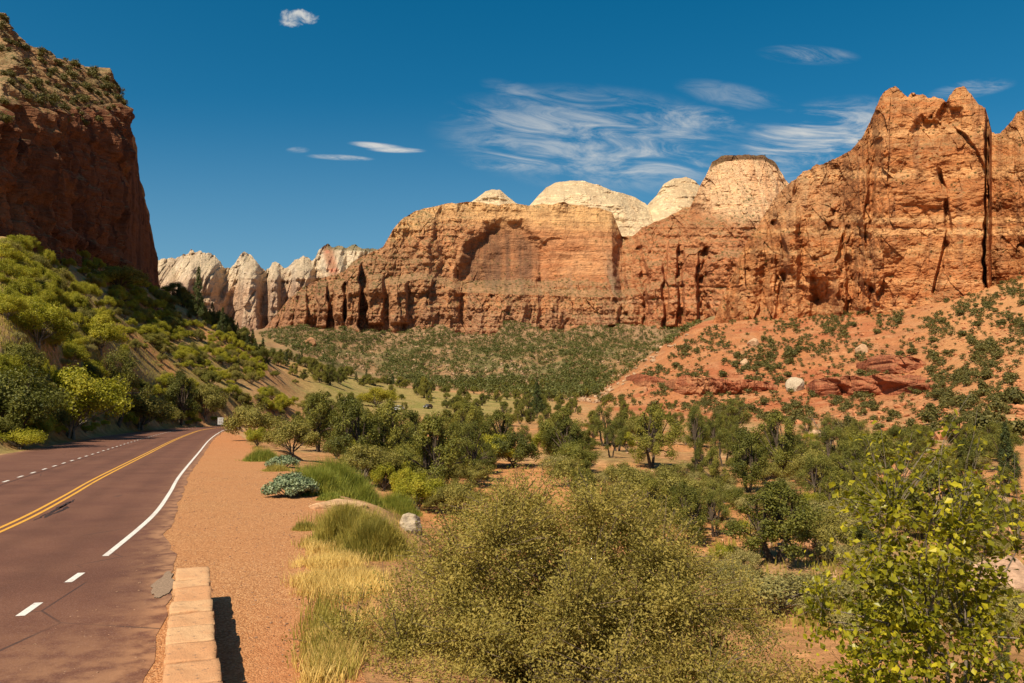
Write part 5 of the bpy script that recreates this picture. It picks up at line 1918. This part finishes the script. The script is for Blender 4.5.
def join_any(parts):
    return join(parts)


M_fg = leaf_material('small_olive_leaf', [(0, (.13, .118, .035)), (.45, (.225, .19, .062)), (.8, (.31, .25, .09)), (1, (.42, .33, .14))], .42, .75, .1, 1.2, gain=(1.45, 1.35, .95))
M_fgwood = simple_mat('grey_brown_twig', (.15, .105, .07), .9, .1, .4, 8)
bx, by = .55, 11.2
bush('foreground_bush', 'huge rounded olive-green bush of tiny leaves filling the bottom centre', (bx, by, float(H(bx, by)) - .1),
     [(.15, 0, 2.0, 1.9, 1.9, 1.65), (-1.6, -.3, 1.1, 1.5, 1.5, 1.3), (-2.5, -.6, .7, 1.2, 1.2, 1.0), (-1.3, -1.7, .5, 1.7, 1.0, .85), (1.5, -.2, 1.3, 1.6, 1.5, 1.4), (.2, -1.3, 1.0, 2.7, 1.1, 1.2), (-.9, .3, 1.9, 1.4, 1.4, 1.35), (1.0, .2, 1.9, 1.4, 1.4, 1.4)], 18, 150, 3600, 84, .042, M_fg, M_fgwood, 31, .055, .085)
M_fg2 = leaf_material('dull_yellow_leaf', [(0, (.09, .07, .02)), (.5, (.21, .16, .045)), (1, (.38, .27, .10))], .3, .45, .1, 1.2, gain=(1.45, 1.35, .95))
bx2, by2 = 3.0, 9.4
bush('yellowish_bush', 'lower yellowish bush at the bottom edge between the huge olive bush and the sapling', (bx2, by2, float(H(bx2, by2))), [(0, 0, 1.0, 1.1, 1.0, 1.0), (-.8, -.3, .8, .9, .9, .85)], 12, 60, 620, 52, .05, M_fg2, M_fgwood, 33, .04, .11)
M_dead = leaf_material('dry_pink_leaf', [(0, (.15, .08, .055)), (.5, (.27, .15, .10)), (1, (.38, .23, .15))], .2, .6, .1, 1.2, gain=(1.45, 1.35, .95))
q = at_px(770, 662)
bush('dry_shrub', 'dry pinkish-brown shrub peeping out at the right shoulder of the huge olive bush', (2.75, 8.9 + 2.2, float(H(2.75, 11.1))), [(.65, 0, .95, .75, .7, .62)], 8, 40, 330, 36, .042, M_dead, M_fgwood, 35, .03, .1)

M_sap = leaf_material('yellow_green_leaf', [(0, (.05, .056, .008)), (.4, (.14, .145, .013)), (.75, (.34, .31, .024)), (1, (.58, .50, .05))], .42, .35, .1, 2.0, gain=(1.35, 1.25, .9))
sx, sy = 4.75, 9.2
sb = float(H(sx, sy))
bush('leafy_sapling', 'slender multi-stemmed sapling with yellow-green broad leaves in the bottom right corner', (sx, sy, sb),
     [(-.15, 0, 4.8, .9, .9, 1.45), (.5, .1, 4.85, .75, .8, 1.4), (-.9, 0, 4.0, .75, .7, 1.15), (0, 0, 3.2, 1.2, 1.0, 1.4), (.1, -.1, 3.2, 1.25, .9, .9), (-.9, -.2, 3.1, .6, .6, .7)], 15, 100, 720, 14, .078, M_sap, simple_mat('pale_twig', (.17, .13, .095), .85, .15, .35, 8), 37, .036, .075, .72, 'tree', .6, .2)
bush('low_leafy_bush', 'low yellow-green leafy bush at the bottom edge left of the sapling stems', (3.55, 8.3, float(H(3.55, 8.3))), [(0, 0, 1.15, .85, .7, 1.0)], 10, 40, 200, 15, .09, M_sap, M_fgwood, 39, .025, .09, .7, 'shrub', .6, .3)

# tufted and mounded plants along the gravel edge


def broom(name, label, px, py, wpx, hpx, col, n, seed, blue=False, lean=.35):
    g = np.random.default_rng(seed)
    q = at_px(px, py)
    W, Hh = wpx / F * q[1] / 2, hpx / F * q[1]
    t = thing(name, label, 'plant', tuple(q))
    if blue:
        cl = []
        for i in range(26):
            a = i * 2.4
            R = W * math.sqrt((i + .5) / 26) * .9
            cl.append((math.cos(a) * R, math.sin(a) * R * .8, Hh * (.25 + .55 * (1 - (R / W) ** 2)) * g.uniform(.7, 1.1), W * .24))
        P, N, k = clump_points(cl, n, g, .45, .8)
        P[:, 2] = np.abs(P[:, 2])
        V, Fq = leaves(P, N, .085, g, .8, .8)
        val = g.random(len(P))
        link('foliage', mesh_from(name + '_leaves', V, Fq, vals=val), col, t)
        w = [limb((0, 0, -.1), c[:3], .02, .008, g, .1, 4, 4)[0] for c in cl]
        link('stem', mesh_from(name + '_stems', *join(w)), M_fgwood, t)
        return t
    n = int(n * 1.6)
    ra, aa_ = np.sqrt(g.random(n)) * (1 + .25 * g.normal(0, 1, n)), g.uniform(0, 6.28, n)
    lump = np.clip(1 + .95 * fbm(np.cos(aa_) * ra * 3.6, np.sin(aa_) * ra * 3.6, 0, 3, seed), .35, 1.12)
    V, Fq, val = blades(np.column_stack([np.cos(aa_) * ra * W, np.sin(aa_) * ra * W * .8, np.zeros(n)]), Hh * .85 * np.clip(1.05 - .6 * ra ** 2, .25, 1) * lump * g.uniform(.5, 1.1, n), g, lean * 1.6, .010)
    # follow the slope of the land
    gx = (float(H(q[0] + .5, q[1])) - float(H(q[0] - .5, q[1])))
    gy = (float(H(q[0], q[1] + .5)) - float(H(q[0], q[1] - .5)))
    V[:, 2] += V[:, 0] * np.clip(gx, -.5, .5) + V[:, 1] * np.clip(gy, -.5, .5) - .04
    link('blades', mesh_from(name + '_blades', V, Fq, vals=val), col, t)
    return t


def blades(P, h, g, lean, w):
    n = len(P)
    a = g.uniform(0, 6.28, n)
    rad_ = np.hypot(P[:, 0], P[:, 1]) + 1e-6
    d = np.stack([np.cos(a), np.sin(a)], 1) * .6
    dirv = d * lean * h[:, None] * g.uniform(.3, 1.2, n)[:, None]
    s = np.stack([-np.sin(a * 1.7), np.cos(a * 1.7), a * 0], 1) * (w * g.uniform(.6, 1.4, n))[:, None]
    m = P + np.column_stack([dirv * .4, h * .6])
    tip = P + np.column_stack([dirv, h])
    V = np.stack([P - s, P + s, m + s * .7, m - s * .7, tip, tip + s * .1], 1).reshape(-1, 3)
    k = np.arange(n)[:, None] * 6
    Fq = np.concatenate([k + np.array([[0, 1, 2, 3]]), k + np.array([[3, 2, 5, 4]])])
    v = g.random(n)
    return V, Fq, np.concatenate([v, v])


M_broom = leaf_material('broom_green', [(0, (.07, .09, .012)), (.5, (.16, .18, .03)), (1, (.26, .25, .06))], .3, .5, .2, 2, gain=(1.45, 1.35, 1.1))
M_brush = leaf_material('brush_yellow_green', [(0, (.10, .095, .02)), (.5, (.22, .19, .045)), (1, (.36, .29, .085))], .3, .5, .2, 2, gain=(1.45, 1.35, 1.1))
M_straw = leaf_material('straw', [(0, (.28, .19, .07)), (.5, (.48, .34, .13)), (1, (.66, .50, .22))], .25, .6, .2, .7, gain=(1.35, 1.3, 1.05))
M_blue = leaf_material('blue_green_leaf', [(0, (.06, .09, .055)), (.5, (.15, .19, .12)), (1, (.30, .33, .23))], .2, .5, .2, 2, gain=(1.45, 1.35, 1.1))
broom('blue_green_plant', 'low blue-green round-leaved plant at the gravel edge, the larger one in front', 291, 497, 52, 24, M_blue, 7000, 41, True)
broom('blue_green_plant', 'low blue-green round-leaved plant at the gravel edge, the smaller one further back', 283, 468, 32, 13, M_blue, 4000, 42, True)
broom('broom_clump', 'bright green fine-stemmed broom clump right behind the blue-green plant', 345, 495, 74, 34, M_broom, 9000, 43)
broom('broom_clump', 'green broom clump rising beside the larger blue-green plant', 318, 494, 44, 30, M_broom, 5000, 44)
broom('broom_clump', 'small green broom tuft at the far gravel edge below the bright shrub', 262, 461, 34, 15, M_broom, 2500, 45)
broom('broom_clump', 'small yellowish tuft in front of the far blue-green plant', 276, 471, 26, 9, M_brush, 1500, 46)
broom('broom_clump', 'green grassy clump on the bank right of the bare sandy mound', 398, 512, 42, 22, M_broom, 4000, 47)
broom('brush_clump', 'yellow-green brush clump at the gravel edge in front of the sandy mound', 352, 545, 74, 46, M_brush, 9000, 48)
broom('brush_clump', 'yellow-green brush clump below the white rock', 375, 556, 56, 42, M_brush, 6000, 49)
broom('brush_clump', 'small yellow tuft standing alone on the gravel', 306, 530, 26, 12, M_brush, 1200, 50)
broom('broom_clump', 'green tuft leaning over the bare sandy mound', 330, 500, 26, 10, M_broom, 1500, 51)
# sandy mound
q = at_px(335, 508)
if q is not None:
    me = rock_mesh('sandy_mound', 801, (.95, .55, .26), 4, .25, 1.0)
    ob = link('sandy_mound', me, stone_mat('bare_sand', (.55, .33, .18), 3))
    ob.location = (q[0] + .1, q[1], q[2] + .02)
    ob.rotation_euler = (0, 0, .5)
    tag(ob, 'bare sandy mound at the gravel edge among the green clumps', 'mound')

# dry grass and short green grass along the bank: a mass nobody could count
g = np.random.default_rng(55)


def grass(name, polys, n, hr, mat, w, lean=.5, dens=.25, seed=0):
    Ps = []
    for P, k in polys:
        q, x, y = sample_land(P, k, g)
        dd = fbm(q[:, 0] / .9, q[:, 1] / .9, 0, 3, 60 + seed)
        q = q[dd > -dens]
        rep = max(1, int(n / max(len(q), 1) / len(polys)))
        qq = np.repeat(q, rep, 0)
        sc_ = .07 + .006 * qq[:, 1:2]
        j = g.normal(0, 1, (len(qq), 2)) * sc_
        qq = qq.copy()
        qq[:, :2] += j
        qq[:, 2] = H(qq[:, 0], qq[:, 1])
        Ps.append(qq)
    P = np.vstack(Ps)
    d_, _n = road_dist(P[:, 0], P[:, 1])
    P = P[(d_ > 3.9 + .4 * vnoise(P[:, 0] * 2, P[:, 1] * 2, 0, 3)) | (d_ < -13.5)]
    V, Fq, val = blades(P - np.array([0, 0, .03]), g.uniform(hr[0], hr[1], len(P)), g, lean, w)
    return link(name, mesh_from(name, V, Fq, vals=val), mat, kind='stuff')


grass('dry_grass', [([(300, 560), (318, 535), (345, 548), (385, 560), (380, 600), (330, 690), (305, 690), (318, 640), (298, 600)], 650), ([(310, 545), (345, 545), (380, 570), (360, 610), (312, 600)], 700)], 24000, (.08, .30), M_straw, .006, .7, .0)
grass('green_grass', [([(310, 520), (380, 500), (420, 520), (400, 580), (340, 560)], 500), ([(318, 600), (345, 640), (340, 690), (316, 690)], 260), ([(225, 437), (250, 440), (262, 452), (232, 448)], 250)], 9000, (.08, .32), M_brush, .008, .5, .1, 3)
grass('meadow_grass', [([(325, 385), (440, 388), (440, 404), (330, 404)], 900), ([(420, 520), (640, 470), (1024, 560), (1024, 640), (800, 640), (700, 560)], 1500)], 9000, (.15, .5), M_brush, .03, .5, .1, 5)
grass('hill_grass', [([(0, 310), (100, 320), (210, 350), (240, 385), (120, 400), (0, 390)], 1500), ([(0, 250), (165, 300), (230, 350), (0, 330)], 900)], 16000, (.2, .55), M_brush, .03, .5, .15, 7)
# ------------------------------------------------------------------ sky and sun
SUN_H = Vector((-.50, -.866, 0)).normalized()
EL = math.radians(51)
sd = bpy.data.lights.new('sun', 'SUN')
sd.energy = 5.0
sd.angle = math.radians(.5)
sd.color = (1.0, .90, .70)
sun = bpy.data.objects.new('sun', sd)
COL.objects.link(sun)
to_sun = Vector((SUN_H.x * math.cos(EL), SUN_H.y * math.cos(EL), math.sin(EL)))
sun.rotation_euler = to_sun.to_track_quat('Z', 'Y').to_euler()
sun.location = to_sun * 300

world = bpy.data.worlds.new('World')
scene.world = world
world.use_nodes = True
nt = world.node_tree
nt.nodes.clear()
b = NB(nt)
wo = nt.nodes.new('ShaderNodeOutputWorld')
bg = nt.nodes.new('ShaderNodeBackground')
nt.links.new(bg.outputs[0], wo.inputs[0])
sky = nt.nodes.new('ShaderNodeTexSky')
sky.sky_type = 'NISHITA'
sky.sun_disc = False
sky.sun_elevation = EL
sky.sun_rotation = math.atan2(SUN_H.x, SUN_H.y)
sky.altitude = 1300
sky.air_density = 1.0
sky.dust_density = 2.2
sky.ozone_density = 2.0
hs = nt.nodes.new('ShaderNodeHueSaturation')
hs.inputs['Saturation'].default_value = 1.46
hs.inputs['Hue'].default_value = .482
nt.links.new(sky.outputs[0], hs.inputs['Color'])
skyc0 = hs.outputs[0]
# high thin clouds, laid out by compass direction
tc = nt.nodes.new('ShaderNodeTexCoord')
sp = nt.nodes.new('ShaderNodeSeparateXYZ')
nt.links.new(tc.outputs['Generated'], sp.inputs[0])
ysafe = b.math('MAXIMUM', sp.outputs[1], .05)
U_ = b.math('DIVIDE', sp.outputs[0], ysafe)
V_ = b.math('DIVIDE', sp.outputs[2], ysafe)


skyc = b.mix(b.maprange(V_, .42, .10, 0, .34), skyc0, (2.9, 4.5, 5.2))


def window(px, py, rx, ry, k, tilt=0.0):
    a, v = ab(px, py)
    du = b.math('SUBTRACT', U_, float(a))
    dv = b.math('SUBTRACT', b.math('SUBTRACT', V_, float(v)), b.math('MULTIPLY', du, tilt))
    q = b.math('ADD', b.math('POWER', b.math('ABSOLUTE', b.math('DIVIDE', du, rx / F)), 2.0), b.math('POWER', b.math('ABSOLUTE', b.math('DIVIDE', dv, ry / F)), 2.0))
    return b.math('MULTIPLY', b.maprange(q, 1.0, 0.0), k)


cv = nt.nodes.new('ShaderNodeCombineXYZ')
nt.links.new(b.math('ADD', U_, b.math('MULTIPLY', V_, -.4)), cv.inputs[0])
nt.links.new(b.math('MULTIPLY', b.math('ADD', V_, b.math('MULTIPLY', U_, .12)), 4.2), cv.inputs[1])
wisp = b.noise(cv.outputs[0], 8.5, 9, .68, 1.0)
wisp2 = b.noise(cv.outputs[0], 2.3, 4, .55, .6)
w = None
for args in ((600, 140, 185, 62, .62, -.08), (515, 160, 60, 16, .75, .0), (655, 160, 85, 26, .8, .12), (690, 118, 75, 16, .75, -.05), (820, 142, 105, 48, .95, .2), (735, 97, 66, 17, .30, -.2), (808, 55, 58, 12, .42, -.05), (972, 89, 50, 11, .5, .15),
             (545, 105, 70, 18, .4, -.35)):
    q = window(*args)
    w = q if w is None else b.math('MAXIMUM', w, q)
cl = b.math('MULTIPLY', w, b.maprange(b.math('ADD', b.math('MULTIPLY', wisp, .75), b.math('MULTIPLY', wisp2, .25)), .40, .68))
w = None
for args in ((378, 146, 34, 4.2, .95, -.10), (396, 150, 34, 3.6, .95, -.03), (340, 157.5, 38, 3.6, .8, -.05), (298, 150, 14, 4, .35, 0)):
    q = window(*args)
    w = q if w is None else b.math('MAXIMUM', w, q)
cl = b.math('MAXIMUM', cl, b.math('MULTIPLY', w, b.maprange(b.math('ADD', b.math('MULTIPLY', wisp, .6), b.math('MULTIPLY', b.noise(cv.outputs[0], 22, 5, .65, 1.0), .4)), .36, .66, .0, 1)))
cn = nt.nodes.new('ShaderNodeCombineXYZ')
nt.links.new(U_, cn.inputs[0])
nt.links.new(b.math('MULTIPLY', V_, 1.3), cn.inputs[1])
puff = b.noise(cn.outputs[0], 46, 5, .6, .4)
pw = window(296, 18, 34, 13, 1.0)
cl = b.math('MAXIMUM', cl, b.math('MULTIPLY', b.maprange(pw, .02, .2), b.maprange(b.math('ADD', b.math('MULTIPLY', pw, .85), b.math('MULTIPLY', b.math('SUBTRACT', puff, .5), 2.1)), .38, 1.05, 0, .9)))
skyc = b.mix(b.math('MULTIPLY', cl, .92), skyc, (8.0, 7.7, 7.0))
nt.links.new(skyc, bg.inputs[0])
bg.inputs[1].default_value = .070

scene.view_settings.view_transform = 'Standard'
scene.view_settings.look = 'None'
scene.view_settings.exposure = 0.5
scene.view_settings.gamma = 1.0
scene.view_settings.use_curve_mapping = False
scene.render.engine = 'CYCLES'
scene.cycles.max_bounces = 5
scene.cycles.diffuse_bounces = 3
scene.cycles.transmission_bounces = 3
scene.cycles.glossy_bounces = 2
scene.cycles.use_denoising = True
